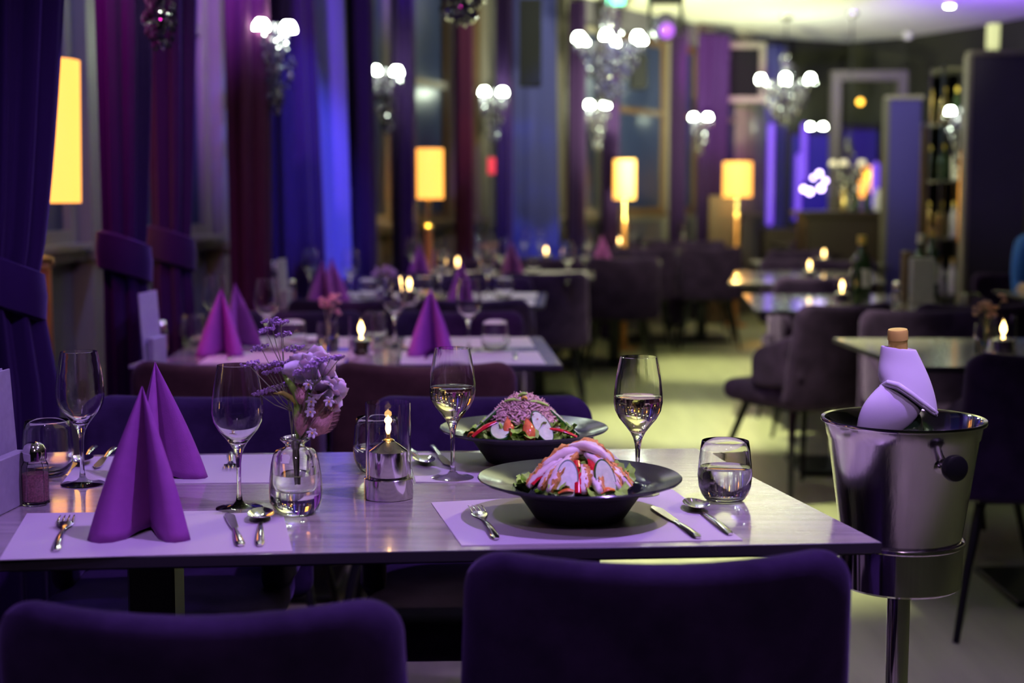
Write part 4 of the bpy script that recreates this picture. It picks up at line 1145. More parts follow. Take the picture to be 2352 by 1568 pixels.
# ---------------------------------------------------------------- floor lamps
def lamp(label, x, y, r=0.10, sh=0.32, zb=1.19, power=6.0, cr=.026, tap=.99):
    o = thing('floor_lamp', label, 'lamp', (x, y, 0), 0, 'lit yellow column lamps')
    bm = B(); lathe(bm, [(0, 0), (.11, 0), (.11, .02), (.03, .03), (0, .03)], 32); obj('base', fixn(bm), M_copper, o)
    bm = B(); lathe(bm, [(0, .03), (cr, .03), (cr, 1.0), (0, 1.0)], 24); obj('column', fixn(bm), M_copper, o)
    bm = B(); lathe(bm, [(0, 1.0), (cr * 1.2, 1.0), (cr * 1.27, 1.012), (cr * 1.2, 1.03), (.018, 1.04), (.017, zb + .03), (0, zb + .03)], 24); obj('ring_and_neck', fixn(bm), M_brass, o)
    bm = B(); lathe(bm, [(r, zb), (r * tap, zb + sh), (r * tap - .002, zb + sh), (r * .985, zb)], 40, closed=True)
    shd = obj('lamp_shade', fixn(bm), M_shade, o)
    bm = B(); lathe(bm, [(0, zb + .012), (r * .99, zb + .012), (r * .99, zb + .008), (0, zb + .008)], 32); obj('shade_diffuser', fixn(bm), M_shade_in, shd)
    point('lamp_bulb', (x, y, zb - .06), WRM, power, .02)
    return o
def lx(px, y): return (px - 1176) / FPX * y
lamp('tall yellow lit column lamp half hidden behind the nearest curtain', lx(84, 4.7), 4.7, .142, .445, 1.203, 14.0, .044, 1.06)
lamp('yellow lit lamp on an orange column between the second and third wall sconces', lx(984, 9.0), 9.0, .094, .300, 1.195, 16)
lamp('slim yellow lit lamp to the left of the fifth wall sconce', lx(1433, 11.6), 11.6, .086, .305, 1.18, 14)
lamp('wide yellow lit lamp in front of the magenta window', lx(1691, 13.7), 13.7, .133, .320, 1.19, 18)
lamp('partly covered orange lamp beside the stage lights', lx(1988, 15.0), 15.0, .095, .31, 1.18, 8)
bm = B(); box(bm, (0, 0, 0.60), (0.24, 0.12, 1.2)); obj_ = obj('low_cabinet', bm, M_brown, None, False, (lx(1655, 13.9), 13.9, 0), 40); tag(obj_, 'narrow lamp-lit cabinet left of the widest lamp', 'cabinet')

# ---------------------------------------------------------------- sconces and chandeliers
def crystals(parent, R, z0, z1, n, seed, shape, sc_=1.0):
    rn = random.Random(seed)
    for nm, m, cnt in (('bright_crystals', M_crystal, n), ('dark_crystals', M_crystald, int(n * 1.3))):
        bm = B()
        for i in range(cnt):
            t = rn.random(); z = z0 + (z1 - z0) * t; rr = R * shape(t) * rn.uniform(.45, 1.0); a = rn.uniform(0, 6.283)
            s = rn.uniform(.006, .013) * sc_
            ball(bm, (rr * math.cos(a), rr * math.sin(a), z), s, 1, (1, 1, rn.uniform(1, 1.9)))
        x = obj(nm, bm, m, parent, False); x['kind'] = 'stuff'
def dome_bm(r=.036):
    bm = B(); lathe(bm, [(r, 0), (r * 1.02, r * .25), (r * .92, r * .75), (r * .62, r * 1.25), (r * .5, r * 1.3), (r * .5, r * 1.26), (r * .58, r * 1.2), (r * .86, r * .72), (r * .96, r * .25), (r * .94, 0)], 24, closed=True); return fixn(bm)
def arm(o, p0, p1, drop, m, r=.005):
    bm = B(); p0 = Vector(p0); p1 = Vector(p1); n = 10; pts = []
    for i in range(n + 1):
        t = i / n; p = p0.lerp(p1, t); p.z += -drop * math.sin(PI * t) ; pts.append(p)
    tube(bm, pts, r, 8); return obj('arm', bm, m, o)
def sconce(label, px, Y, zc, rz, power=5.0, sc_=1.0, xy=None):
    x = lx(px, Y)
    o = thing('wall_sconce', label, 'sconce', (x, Y, zc), rz, 'crystal wall sconces with two lit shades')
    bm = B(); ball(bm, (0, .11, -.10), .04, 2, (1, .35, 2.2)); obj('back_plate', bm, M_crystald, o)
    bm = B(); lathe(bm, [(0, -.34), (.012, -.32), (.022, -.29), (.008, -.26), (.014, -.20), (.03, -.14), (.012, -.10), (.008, -.02), (.014, 0), (0, .01)], 20); obj('stem', fixn(bm), M_crystald, o)
    bm = B(); tube(bm, [(0, .10, -.10), (0, 0, -.12)], .008, 8); obj('bracket', bm, M_crystald, o)
    for s in (-1, 1):
        ar = arm(o, (0, 0, -.10), (s * .062, -.02 * s, -.035), .035, M_crystald)
        bm = dome_bm(.033 * sc_); bmesh.ops.translate(bm, vec=(s * .062, -.02 * s, -.03), verts=bm.verts[:]); obj('lit_shade', bm, M_dome, ar)
    crystals(o, .11, -.36, -.04, 44, int(px), lambda t: .25 + .75 * t)
    return o
for px, Y, pz, rz, lb, pw in [(640, 6.25, 60, 1.0, 'highest wall sconce, between maroon curtain and dark curtain', 5), (890, 8.5, 162, .75, 'second wall sconce from the left, left of the second lamp', 6),
                              (1134, 10.3, 210, .6, 'third wall sconce from the left, above the red sign', 7), (1370, 11.9, 240, .45, 'fourth wall sconce, directly below the large chandelier', 8),
                              (1605, 13.7, 268, .3, 'fifth wall sconce, beside the magenta curtain', 9), (1869, 15.5, 290, .1, 'sixth wall sconce, below the right chandelier near the stage', 7)]:
    sconce('crystal ' + lb, px, Y, PY(px, pz, Y).z + .01, rz, pw)
sconce('dark crystal sconce cut off by the top edge, over the second curtain', 382, 4.0, 1.98, .9, 5)
bm = B(); lathe(bm, [(0, 0), (.008, .012), (.013, .03), (.006, .05), (0, .055)], 16)
def chandelier(label, px, Y, zc, R, narm, power, seed, hook=True):
    x = lx(px, Y)
    o = thing('chandelier', label, 'chandelier', (x, Y, zc), 0, 'crystal chandeliers')
    bm = B(); lathe(bm, [(0, -.42), (.015, -.40), (.035, -.36), (.012, -.31), (.03, -.22), (.06, -.17), (.025, -.12), (.012, .02), (.03, .08), (.04, .12), (.015, .18), (.01, .24), (0, .25)], 24); obj('centre_column', fixn(bm), M_crystald, o)
    bm = B(); tube(bm, [(0, 0, .24), (0, 0, CEIL - zc - .02)], .005, 8); obj('chain', bm, M_black, o)
    bm = B(); lathe(bm, [(0, CEIL - zc - .05), (.03, CEIL - zc - .045), (.055, CEIL - zc - .01), (.055, CEIL - zc - .001), (0, CEIL - zc - .001)], 24); obj('ceiling_rose', fixn(bm), M_chrome, o)
    for k in range(narm):
        a = 2 * PI * k / narm + .35; e = Vector((math.cos(a), math.sin(a), 0))
        ar = arm(o, Vector((0, 0, -.12)) + e * .02, e * R * .88 + Vector((0, 0, -.03)), .07, M_crystald, .006)
        bm = dome_bm(.036); bmesh.ops.translate(bm, vec=e * R * .88 + Vector((0, 0, -.03)), verts=bm.verts[:]); obj('lit_shade', bm, M_dome, ar)
        bm = B(); lathe(bm, [(0, 0), (.03, .004), (.034, .010), (0, .008)], 16, mtx=Matrix.Translation(e * R * .88 + Vector((0, 0, -.05)))); obj('drip_dish', fixn(bm), M_crystal, ar)
    crystals(o, R, -.42, -.03, 150, seed, lambda t: .15 + .85 * t ** .8, 1.25)
    crystals(o, R * .4, .02, .20, 16, seed + 1, lambda t: 1 - t * .6)
    return o
chandelier('crystal chandelier at the top centre, only its lower beads visible', 1060, 5.3, 2.25, .215, 6, 12, 11)
chandelier('large crystal chandelier right of centre with three bright shades in front', 1398, 9.8, 2.24, .25, 6, 22, 21)
chandelier('crystal chandelier hanging from the cream ceiling at the right', 1796, 13.7, 2.27, .29, 6, 30, 31)

# ---------------------------------------------------------------- place settings on the further tables
def vase_small(label, loc, seed, group='small flower vases', glass=True):
    o = thing('bud_vase', label, 'vase', loc, 0, group)
    bm = B(); lathe(bm, [(0, 0), (.030, 0), (.033, .004), (.033, .075), (.030, .088), (.031, .094), (.0285, .094), (.0275, .088), (.0300, .074), (.0300, .010), (0, .009)], 32); obj('glass_body', fixn(bm), M_glass, o, ang=50)
    bm = B(); lathe(bm, [(0, .0095), (.0302, .0105), (.0302, .045), (0, .0445)], 32); obj('water', fixn(bm), M_water, o, ang=50)
    rn = random.Random(seed)
    f = thing('flower_bunch', 'pink and white flower bunch in the ' + label.replace('glass ', ''), 'flowers', (loc[0], loc[1], loc[2] + .02), 0, 'small flower bunches')
    bm = B(); bl = B()
    for i in range(7):
        a = rn.uniform(0, 6.28); h = rn.uniform(.10, .15); rr = rn.uniform(.01, .05); t = Vector((rr * math.cos(a), rr * math.sin(a), h))
        tube(bm, [(0, 0, 0), (t.x * .2, t.y * .2, h * .55), t], .0012, 5)
        for k in range(7):
            c = t + Vector((rn.uniform(-1, 1), rn.uniform(-1, 1), rn.uniform(-1, 1))) * .012
            ball(bl, c, rn.uniform(.005, .010), 1, (1, 1, .7))
    obj('stems', bm, M_stem, f); x = obj('blooms', bl, [M_petal, M_bunny, M_statice][seed % 3] if seed % 3 else M_petal, f); x['kind'] = 'stuff'
def simple_candle(label, loc, glass=False):
    o = thing('candle_lamp', label, 'candle holder', loc, 0, 'steel candle lamps on the further tables')
    bm = B(); lathe(bm, [(0, 0), (.038, 0), (.039, .002), (.039, .033), (.0315, .034), (.0312, .060), (.030, .0615), (.0105, .072), (0, .073)], 32); obj('steel_base', fixn(bm), M_chrome, o, ang=30)
    bm = B(); lathe(bm, [(.0352, .0345), (.0362, .0345), (.0362, .135), (.0352, .135)], 32, closed=True); obj('glass_chimney', fixn(bm), M_glass, o, ang=50)
    bm = B(); lathe(bm, [(0, .072), (.004, .080), (.0085, .090), (.0080, .099), (.003, .111), (0, .118)], 12); obj('flame', bm, M_flame, o)
AT = {}
def topt(px, top_py, h):          # where does an object of height h stand if its top shows at top_py
    z = TH + h; p = PZ(px, top_py, z); return Vector((p.x, p.y, TH))
pos_words = {}
def wg(px, ty, lb, wine=None): wine_glass('empty wine glass ' + lb, topt(px, ty, .224), wine, 'empty wine glasses on the further tables')
def tb(px, ty, lb): tumbler('empty tumbler ' + lb, topt(px, ty, .0965), None, 'empty tumblers on the further tables')
def nk(px, ty, lb, rz=0.0, h=.2): p = topt(px, ty, h); p.z += .0013; p.y -= .045; p.x += .0; napkin('purple napkin cone ' + lb, p, rz, h)
# second table
s2 = 'on the second table'
wg(490, 632, 'at the far left %s' % s2); wg(612, 640, 'right of the rear left napkin %s' % s2); wg(906, 634, 'behind the candle %s' % s2); wg(1076, 640, 'right of the right-hand napkin %s' % s2)
tb(443, 722, 'left of the left napkins %s' % s2); tb(672, 735, 'behind the purple sprigs %s' % s2); tb(860, 715, 'behind the candle %s' % s2); tb(1137, 735, 'at the right end %s' % s2)
nk(510, 662, 'front left %s' % s2, 0, .2); nk(566, 650, 'rear left %s' % s2, .8, .2); nk(993, 662, 'at the right seat %s' % s2, .05, .2)
vase_small('glass vase in the middle of the second table', topt(752, 738, .094), 1)
simple_candle('candle lamp right of the vase on the second table', topt(829, 722, .135))
shaker('glass salt shaker at the left end of the second table', topt(369, 733, .1), M_salt, 'salt shakers on the further tables')
menuset(topt(345, 678, .2), -.1, 'second table', n=1)
fl, fr, br, bl = T[2]
def tp(t, u, v):            # u from left to right, v from front to back
    fl, fr, br, bl = T[t]; a = fl.lerp(fr, u); b = bl.lerp(br, u); return a.lerp(b, v)
def mats(t, nm):
    for u0, u1, ul in ((.10, .46, 'left'), (.60, .96, 'right')):
        for v0, v1, vl in ((.03, .42, 'front'), (.58, .97, 'rear')):
            if t > 1: placemat('paper placemat at the %s %s seat of the %s table' % (vl, ul, nm), [tp(t, u0, v0), tp(t, u1, v0), tp(t, u1, v1), tp(t, u0, v1)])
mats(2, 'second'); mats(3, 'third'); mats(4, 'fourth')
def cset(t, u, v, nm, flip=1):
    p = tp(t, u, v)
    cutlery('fork', 'fork beside the placemat of the %s' % nm, p + Vector((-.13, -.09 * flip, 0)), p + Vector((-.13, .09 * flip, 0)), group='cutlery on the further tables')
    cutlery('table_knife', 'knife beside the placemat of the %s' % nm, p + Vector((.13, -.09 * flip, 0)), p + Vector((.13, .09 * flip, 0)), group='cutlery on the further tables')
cset(2, .28, .24, 'front left seat, second table'); cset(2, .78, .24, 'front right seat, second table'); cset(2, .78, .78, 'rear right seat, second table', -1)
p = tp(2, .34, .78); bm = B(); lathe(bm, [(0, .004), (.04, .003), (.045, 0), (.05, .001), (.085, .012), (.087, .014), (.083, .0135), (.045, .006), (0, .006)], 48); x = obj('side_plate', fixn(bm), M_label, None, loc=(p.x, p.y, TH + .0015)); tag(x, 'white side plate behind the left napkins of the second table', 'plate')
# third table
s3 = 'on the third table'
for a in [(712, 570, 'left of the napkins'), (805, 573, 'right of the napkins'), (1010, 573, 'left of the right-hand napkin'), (1120, 570, 'at the right')]: wg(a[0], a[1], a[2] + ' ' + s3)
for a in [(845, 640, 'left of the middle flowers'), (975, 635, 'left of the right-hand napkin'), (1157, 637, 'at the right end')]: tb(a[0], a[1], a[2] + ' ' + s3)
nk(742, 600, 'front left ' + s3, 0); nk(778, 592, 'rear left ' + s3, .7); nk(1063, 600, 'at the right ' + s3, .1)
vase_small('glass vase in the middle of the third table', topt(882, 655, .094), 2)
simple_candle('candle lamp right of the flowers on the third table', topt(940, 628, .135))
shaker('salt shaker at the left end of the third table', topt(668, 640, .1), M_salt, 'salt shakers on the further tables')
menuset(topt(650, 600, .2), -.1, 'third table', n=1)
vase_small('glass vase at the far left of the third table', topt(630, 640, .094), 3)
# fourth, fifth, sixth
s4 = 'on the fourth table'
for a in [(948, 545, 'left'), (1022, 545, 'middle'), (1152, 548, 'right of the flowers'), (1098, 540, 'left of the flowers')]: wg(a[0], a[1], a[2] + ' ' + s4)
for a in [(905, 590, 'at the left'), (1010, 592, 'by the candle'), (1225, 590, 'at the right')]: tb(a[0], a[1], a[2] + ' ' + s4)
nk(1178, 555, 'at the right ' + s4, .1); nk(965, 560, 'at the left ' + s4, .1); simple_candle('candle lamp in the middle of the fourth table', topt(1051, 583, .135)); vase_small('glass vase on the fourth table', topt(1120, 590, .094), 4)
s5 = 'on the fifth table'
for a in [(1205, 527, 'left'), (1243, 528, 'by the candle'), (1305, 555, 'middle'), (1352, 528, 'right')]: wg(a[0], max(a[1], 525), a[2] + ' ' + s5)
for a in [(1180, 565, 'at the left'), (1300, 566, 'at the middle'), (1345, 566, 'at the right')]: tb(a[0], a[1], a[2] + ' ' + s5)
nk(1385, 540, 'at the right ' + s5, .1); simple_candle('candle lamp on the fifth table', topt(1254, 560, .135)); vase_small('glass vase on the fifth table', topt(1215, 562, .094), 5)
s6 = 'on the sixth table'
for a in [(1390, 512, 'left'), (1452, 512, 'by the candle'), (1570, 512, 'right')]: wg(a[0], a[1], a[2] + ' ' + s6)
simple_candle('candle lamp on the sixth table', topt(1423, 540, .135)); tb(1480, 545, 'beside the candle ' + s6)
# right-hand tables
vase_small('glass vase on the right table behind the cooler', topt(2264, 742, .094), 7)
simple_candle('candle lamp right of the vase on the right table', topt(2306, 722, .135))
simple_candle('candle lamp on the bottle table', topt(1935, 633, .135))
simple_candle('candle lamp on the orange-cornered table', topt(1860, 590, .135))
simple_candle('candle lamp on the small far table', topt(1893, 566, .135))
shaker('white salt shaker standing left of the menu box on the bottle table', topt(2060, 640, .11), M_white, 'salt shakers on the further tables')
def bottle(label, loc, m=M_bottle, r=.034, h=.27, cap=M_gold, lab=True):
    o = thing('table_bottle', label, 'bottle', loc, 0, 'bottles right of the aisle')
    bm = B(); lathe(bm, [(0, .003), (r * .95, 0), (r, .004), (r, h * .58), (r * .85, h * .66), (r * .42, h * .76), (r * .38, h * .92), (0, h * .92)], 28); obj('body', fixn(bm), m, o, ang=50)
    bm = B(); lathe(bm, [(r * .40, h * .86), (r * .44, h * .865), (r * .44, h), (0, h)], 20); obj('cap', fixn(bm), cap, o, ang=40)
    if lab:
        bm = B(); lathe(bm, [(r + .0006, h * .2), (r + .0006, h * .48)], 28); obj('label', bm, M_label, o)
t2y = (RT[2][0].y + RT[2][3].y) / 2
def on2(px, dy=0.0): return Vector((lx(px, t2y + dy), t2y + dy, TH))
bottle('dark bottle with white label left of centre on the bottle table', on2(1978, .15), r=.045, h=.29)
bottle('slender dark pepper mill left on the bottle table', on2(1968, -.15), M_bottle, .024, .22, M_chrome, False)
bottle('bottle in front of the menu box on the bottle table, with pale label', on2(2112, .05), h=.30, cap=M_wax)
bottle('dark bottle with yellow cap behind the menu box', on2(2140, .28), h=.33, cap=M_brass)
bm = B(); box(bm, (0, 0, .10), (.10, .06, .20), bevel=.003, segs=1); x = obj('menu_box', bm, M_card, None, False, on2(2118, -.12) + Vector((0, 0, .0005))); tag(x, 'grey upright menu box on the bottle table', 'box')
bm = B(); box(bm, (0, 0, .11), (.035, .08, .22), bevel=.002, segs=1); x = obj('wooden_holder', bm, M_brown, None, False, on2(2082, 0.1) + Vector((0, 0, .0005))); tag(x, 'brown wooden cutlery holder left of the grey menu box', 'holder')
tb(2230, 672, 'on the right behind the bottle table')
# bar counter with bottles further back
bcx, bcy = lx(2060, 12.3), 12.3
bm = B(); box(bm, (0, 0, .52), (1.6, .5, 1.04), bevel=.01, segs=1); x = obj('counter_body', bm, M_counter, None, False); ct = thing('bar_counter', 'brown bar counter in front of the far wall, under small lamps', 'counter', (bcx, bcy, 0)); x.parent = ct
bm = B(); box(bm, (0, -.02, 1.06), (1.7, .6, .04), bevel=.006, segs=1); obj('counter_top', bm, M_counter, ct, False)
rn = random.Random(9)
for i, px in enumerate([1935, 1962, 1990, 2012, 2022, 2122, 2150, 2178]):
    bottle('small blurred bottle on the bar counter, %s from the left' % ords[i % 9], Vector((lx(px, 12.15), 12.15, 1.081)), rn.choice([M_bottle, M_brass, M_label]), .03, rn.uniform(.18, .26), rn.choice([M_gold, M_wax, M_white]), False)

# ---------------------------------------------------------------- right side partitions, display, far wall
def panel(nm, label, px0, px1, Y, ztop, m, th=.10, edge=None, zb=0.0):
    x0, x1 = lx(px0, Y), lx(px1, Y)
    o = thing(nm, label, 'partition', ((x0 + x1) / 2, Y, 0))
    bm = B(); box(bm, (0, 0, (ztop + zb) / 2), (x1 - x0, th, ztop - zb), bevel=.006, segs=1); obj('board', bm, m, o, False)
    if edge:
        bm = B(); box(bm, (-(x1 - x0) / 2 - .012, 0, (ztop + zb) / 2), (.024, th + .02, ztop - zb)); obj('edge_strip', bm, edge, o, False)
    bm = B(); box(bm, (0, 0, ztop + .012), (x1 - x0 + .03, th + .03, .024)); obj('top_rail', bm, M_trim, o, False)
    return o
panel('tall_partition', 'tall dark grey partition at the right edge with side light painted in as a pale edge', 2215, 2345, 8.0, PY(2280, 128, 8.0).z, M_panel, .07, M_trim)  # pale trim colour stands in for light on the left side
panel('blue_lit_partition', 'tall blue-violet lit partition right of the far lamps', 2030, 2104, 10.4, PY(2060, 228, 10.4).z, M_bpanel, .08, M_frame)
panel('brown_partition', 'narrow dark brown panel right of the blue partition', 2108, 2138, 11.0, PY(2120, 290, 11).z, M_brown, .1)
# doorway frame
Yd = 14.4
o = thing('door_frame', 'pale painted frame around the dark far doorway', 'door frame', (lx(1985, Yd), Yd, 0))
hw = lx(2060, Yd) - lx(1985, Yd); zt = PY(1985, 185, Yd).z
for s in (-1, 1):
    bm = B(); box(bm, (s * hw, 0, zt / 2), (.09, .12, zt)); obj('jamb', bm, M_frame, o, False)
bm = B(); box(bm, (0, 0, zt + .045), (hw * 2 + .09, .12, .09)); obj('lintel', bm, M_frame, o, False)
# glass display shelving
Ys = 9.2; xs0, xs1 = lx(2142, Ys), lx(2203, Ys)
o = thing('glass_display', 'glass display cabinet with shelves and small lit objects left of the tall partition', 'cabinet', ((xs0 + xs1) / 2, Ys, 0)); w2 = (xs1 - xs0) / 2
for s in (-1, 1):
    for d_ in (-.13, .13):
        bm = B(); box(bm, (s * w2, d_, 1.0), (.015, .015, 2.0)); obj('upright', bm, M_chrome, o, False)
for z in (.25, .6, .95, 1.3, 1.65, 1.98):
    bm = B(); box(bm, (0, 0, z), (w2 * 2, .27, .012)); obj('shelf', bm, M_frame, o, False)
bm = B(); box(bm, (0, .135, 1.0), (w2 * 2, .01, 1.98)); obj('mirror_back', bm, M_mirror, o, False)
for i, z in enumerate((.606, .956, 1.306, 1.656)):
    for j, dx in enumerate((-.04, .04)):
        bottle('small bottle on the display cabinet shelves, %s side, %s shelf' % (('left', 'right')[j], ('lowest', 'second', 'third', 'top')[i]), Vector(((xs0 + xs1) / 2 + dx, Ys, z + .001)), rn.choice([M_brass, M_bottle, M_label]), .026, .22, M_gold, False)
x = thing('orange_strip_lamp', 'orange glowing strip lamp at the left edge of the tall partition', 'lamp', (lx(2206, 8.3), 8.3, 0))
bm = B(); lathe(bm, [(0, PY(0, 560, 8.3).z), (.018, PY(0, 555, 8.3).z), (.022, PY(0, 440, 8.3).z), (.018, PY(0, 345, 8.3).z), (0, PY(0, 340, 8.3).z)], 16); obj('tube', fixn(bm), mat('orange_tube', (1, .5, .1), .4, emit=(1, .36, .03), estr=.9), x)
bm = B(); lathe(bm, [(0, 0), (.06, 0), (.06, .02), (.01, .03), (.01, PY(0, 558, 8.3).z), (0, PY(0, 558, 8.3).z)], 16); obj('stand', fixn(bm), M_black, x)
# wall panel frame with dark picture, ceiling devices
def wallbox(nm, label, cat, px0, py0, px1, py1, Y, m, th=.06, frame=None, rz=0):
    a = PY(px0, py0, Y); b = PY(px1, py1, Y); c = (a + b) / 2
    o = thing(nm, label, cat, c, rz)
    bm = B(); box(bm, (0, 0, 0), (abs(b.x - a.x), th, abs(b.z - a.z)), bevel=.004, segs=1); obj('body', bm, m, o, False)
    if frame:
        W_, H_ = abs(b.x - a.x), abs(b.z - a.z)
        for s in (-1, 1):
            bm = B(); box(bm, (s * (W_ / 2 + .03), -.01, 0), (.06, th + .02, H_ + .12)); obj('side_frame', bm, frame, o, False)
            bm = B(); box(bm, (0, -.01, s * (H_ / 2 + .03)), (W_, th + .02, .06)); obj('cross_frame', bm, frame, o, False)
    return o
wallbox('framed_dark_panel', 'dark framed panel high on the wall behind the right chandelier', 'panel', 1672, 112, 1742, 222, 14.9, M_cab, .05, M_trim)
wallbox('loudspeaker', 'black loudspeaker hanging above the broad blue drape', 'loudspeaker', 1192, 2, 1243, 198, 10.0, M_cab, .25)
wallbox('loudspeaker', 'black loudspeaker behind the large chandelier, right side', 'loudspeaker', 1448, 128, 1484, 204, 11.9, M_cab, .25)
wallbox('red_sign', 'small glowing red sign below the third wall sconce', 'sign', 1120, 362, 1138, 400, 9.9, M_redled, .03)
wallbox('green_exit_light', 'green exit light at the top edge above the large chandelier', 'exit light', 1396, -14, 1434, 10, 10.6, M_exit, .05)
wallbox('stage_screen', 'dark blue screen at the far stage with violet glow', 'screen', 1818, 310, 1922, 508, 15.35, M_screen, .05, M_black)
wallbox('stage_screen', 'second dark screen behind the orange lamp', 'screen', 1938, 300, 2010, 500, 15.25, mat('dim_screen', (.01, .01, .04), .3, emit=(.04, .02, .5), estr=.16), .05, M_black)
for i, (px, py, hh) in enumerate([(1848, 350, 70), (1835, 430, 80), (1772, 400, 120), (2012, 425, 55)]):
    Yt = (15.2, 15.2, 14.6, 12.9)[i]; a = PY(px, py - hh, Yt); b = PY(px, py + hh, Yt)
    o = thing('violet_tube_light', ('violet glow tube on the left of the stage screen, upper', 'violet glow tube on the left of the stage screen, lower', 'violet glow tube right of the fourth lamp', 'short violet glow tube left of the blue partition')[i], 'light tube', (a.x, Yt, b.z), 0)
    r_ = .035
    bm = B(); lathe(bm, [(0, 0), (r_, .03), (r_, a.z - b.z - .03), (0, a.z - b.z)], 16); obj('tube', fixn(bm), M_vglow, o)
    bm = B(); box(bm, (0, r_ + .02, (a.z - b.z) / 2), (.03, .03, a.z - b.z)); obj('bracket', bm, M_black, o, False)
for i, (px, py, r_) in enumerate([(1846, 434, .026), (1860, 440, .03), (1886, 432, .03), (1882, 398, .024), (1896, 415, .02), (1868, 408, .018)]):
    p = PY(px, py, 15.0); o = thing('stage_spot', 'bright white-violet stage lamp, number %s in the cluster by the screen' % ('one', 'two', 'three', 'four', 'five', 'six')[i], 'stage lamp', p, 0, 'violet stage lamps')
    o['label'] = 'bright white-violet stage lamp, %s of the cluster by the screen' % ('lower left', 'lower middle', 'lower right', 'upper right', 'rightmost', 'upper middle')[i]
    bm = B(); ball(bm, (0, 0, 0), r_, 2); obj('lens', bm, M_vlamp, o)
    bm = B(); lathe(bm, [(0, 0), (r_ * 1.15, 0), (r_ * 1.1, .08), (0, .1)], 16, mtx=RM('X', -PI / 2)); obj('housing', fixn(bm), M_black, o)
for px, py, lb in [(1976, 234, 'small orange lamp high in the far doorway'), (1992, 402, 'orange lamp bulb in the small chandelier by the stage')]:
    p = PY(px, py, 14.0); o = thing('orange_lamp', lb, 'lamp', p, 0, 'small orange lamps'); bm = B(); ball(bm, (0, 0, 0), .032, 2); obj('bulb', bm, M_orange, o)
    bm = B(); lathe(bm, [(0, .03), (.015, .03), (.012, .07), (0, .075)], 12); obj('socket', fixn(bm), M_black, o)
p = PY(1906, 495, 14.3); o = thing('cream_lamp', 'small round cream lamp on the counter left of the orange lamp', 'lamp', p, 0); bm = B(); ball(bm, (0, 0, 0), .05, 2); obj('globe', bm, mat('cream_globe', (1, 1, .8), .4, emit=(1, .72, .36), estr=1.3), o)
bm = B(); lathe(bm, [(0, -.13), (.04, -.13), (.012, -.11), (.012, -.045), (0, -.04)], 12); obj('base', fixn(bm), M_black, o)
bm = B(); box(bm, (0, 0, (p.z - .13) / 2), (1.5, .35, p.z - .13)); x = obj('stage_shelf', bm, M_counter, None, False, (lx(1900, 14.6) + .1, 14.6, 0)); tag(x, 'brown ledge under the stage screens', 'shelf')
chandelier('small dim chandelier by the stage, in front of the second screen', 1945, 13.4, PY(0, 372, 13.4).z, .16, 5, 0, 41)
for m_ in C.objects:
    if m_.name.startswith('chandelier') and m_.get('label', '').startswith('small dim'):
        for c_ in m_.children_recursive:
            if c_.name.startswith('lit_shade'):
                c_.data.materials.clear(); c_.data.materials.append(mat('dim_glass_shade', (.7, .68, .6), .2, emit=(1, .8, .45), estr=.45))
sconce('single far sconce at the left side of the tall partition', 2199, 8.6, PY(0, 248, 8.6).z, 0, 2.5, .8)
# track spot
p = PY(1528, 62, 9.6); o = thing('moving_head_light', 'black moving head stage light hanging left of the cream ceiling', 'stage light', p)
bm = B(); lathe(bm, [(0, -.09), (.05, -.09), (.078, -.06), (.085, 0), (.07, .06), (.04, .09), (0, .1)], 28, mtx=RM('X', PI / 2 - .35)); obj('head', fixn(bm), mat('dark_plastic', (.05, .04, .10), .25), o)
bm = B(); lathe(bm, [(0, 0), (.045, 0), (.05, .012), (.04, .022), (0, .03)], 24, mtx=Matrix.Translation((0, -.085, -.03)) @ RM('X', PI / 2 + .3)); obj('lens', fixn(bm), mat('purple_lens', (.2, .05, .5), .1, emit=(.2, .05, .6), estr=.5), o)
for s in (-1, 1):
    bm = B(); box(bm, (s * .10, 0, .06), (.02, .05, .22), bevel=.004, segs=1); obj('yoke_arm', bm, M_black, o, False)
bm = B(); box(bm, (0, 0, .175), (.22, .12, .06), bevel=.008, segs=1); obj('yoke_base', bm, M_black, o, False)
bm = B(); tube(bm, [(0, 0, .2), (0, 0, CEIL - p.z)], .012, 8); obj('drop_rod', bm, M_black, o)
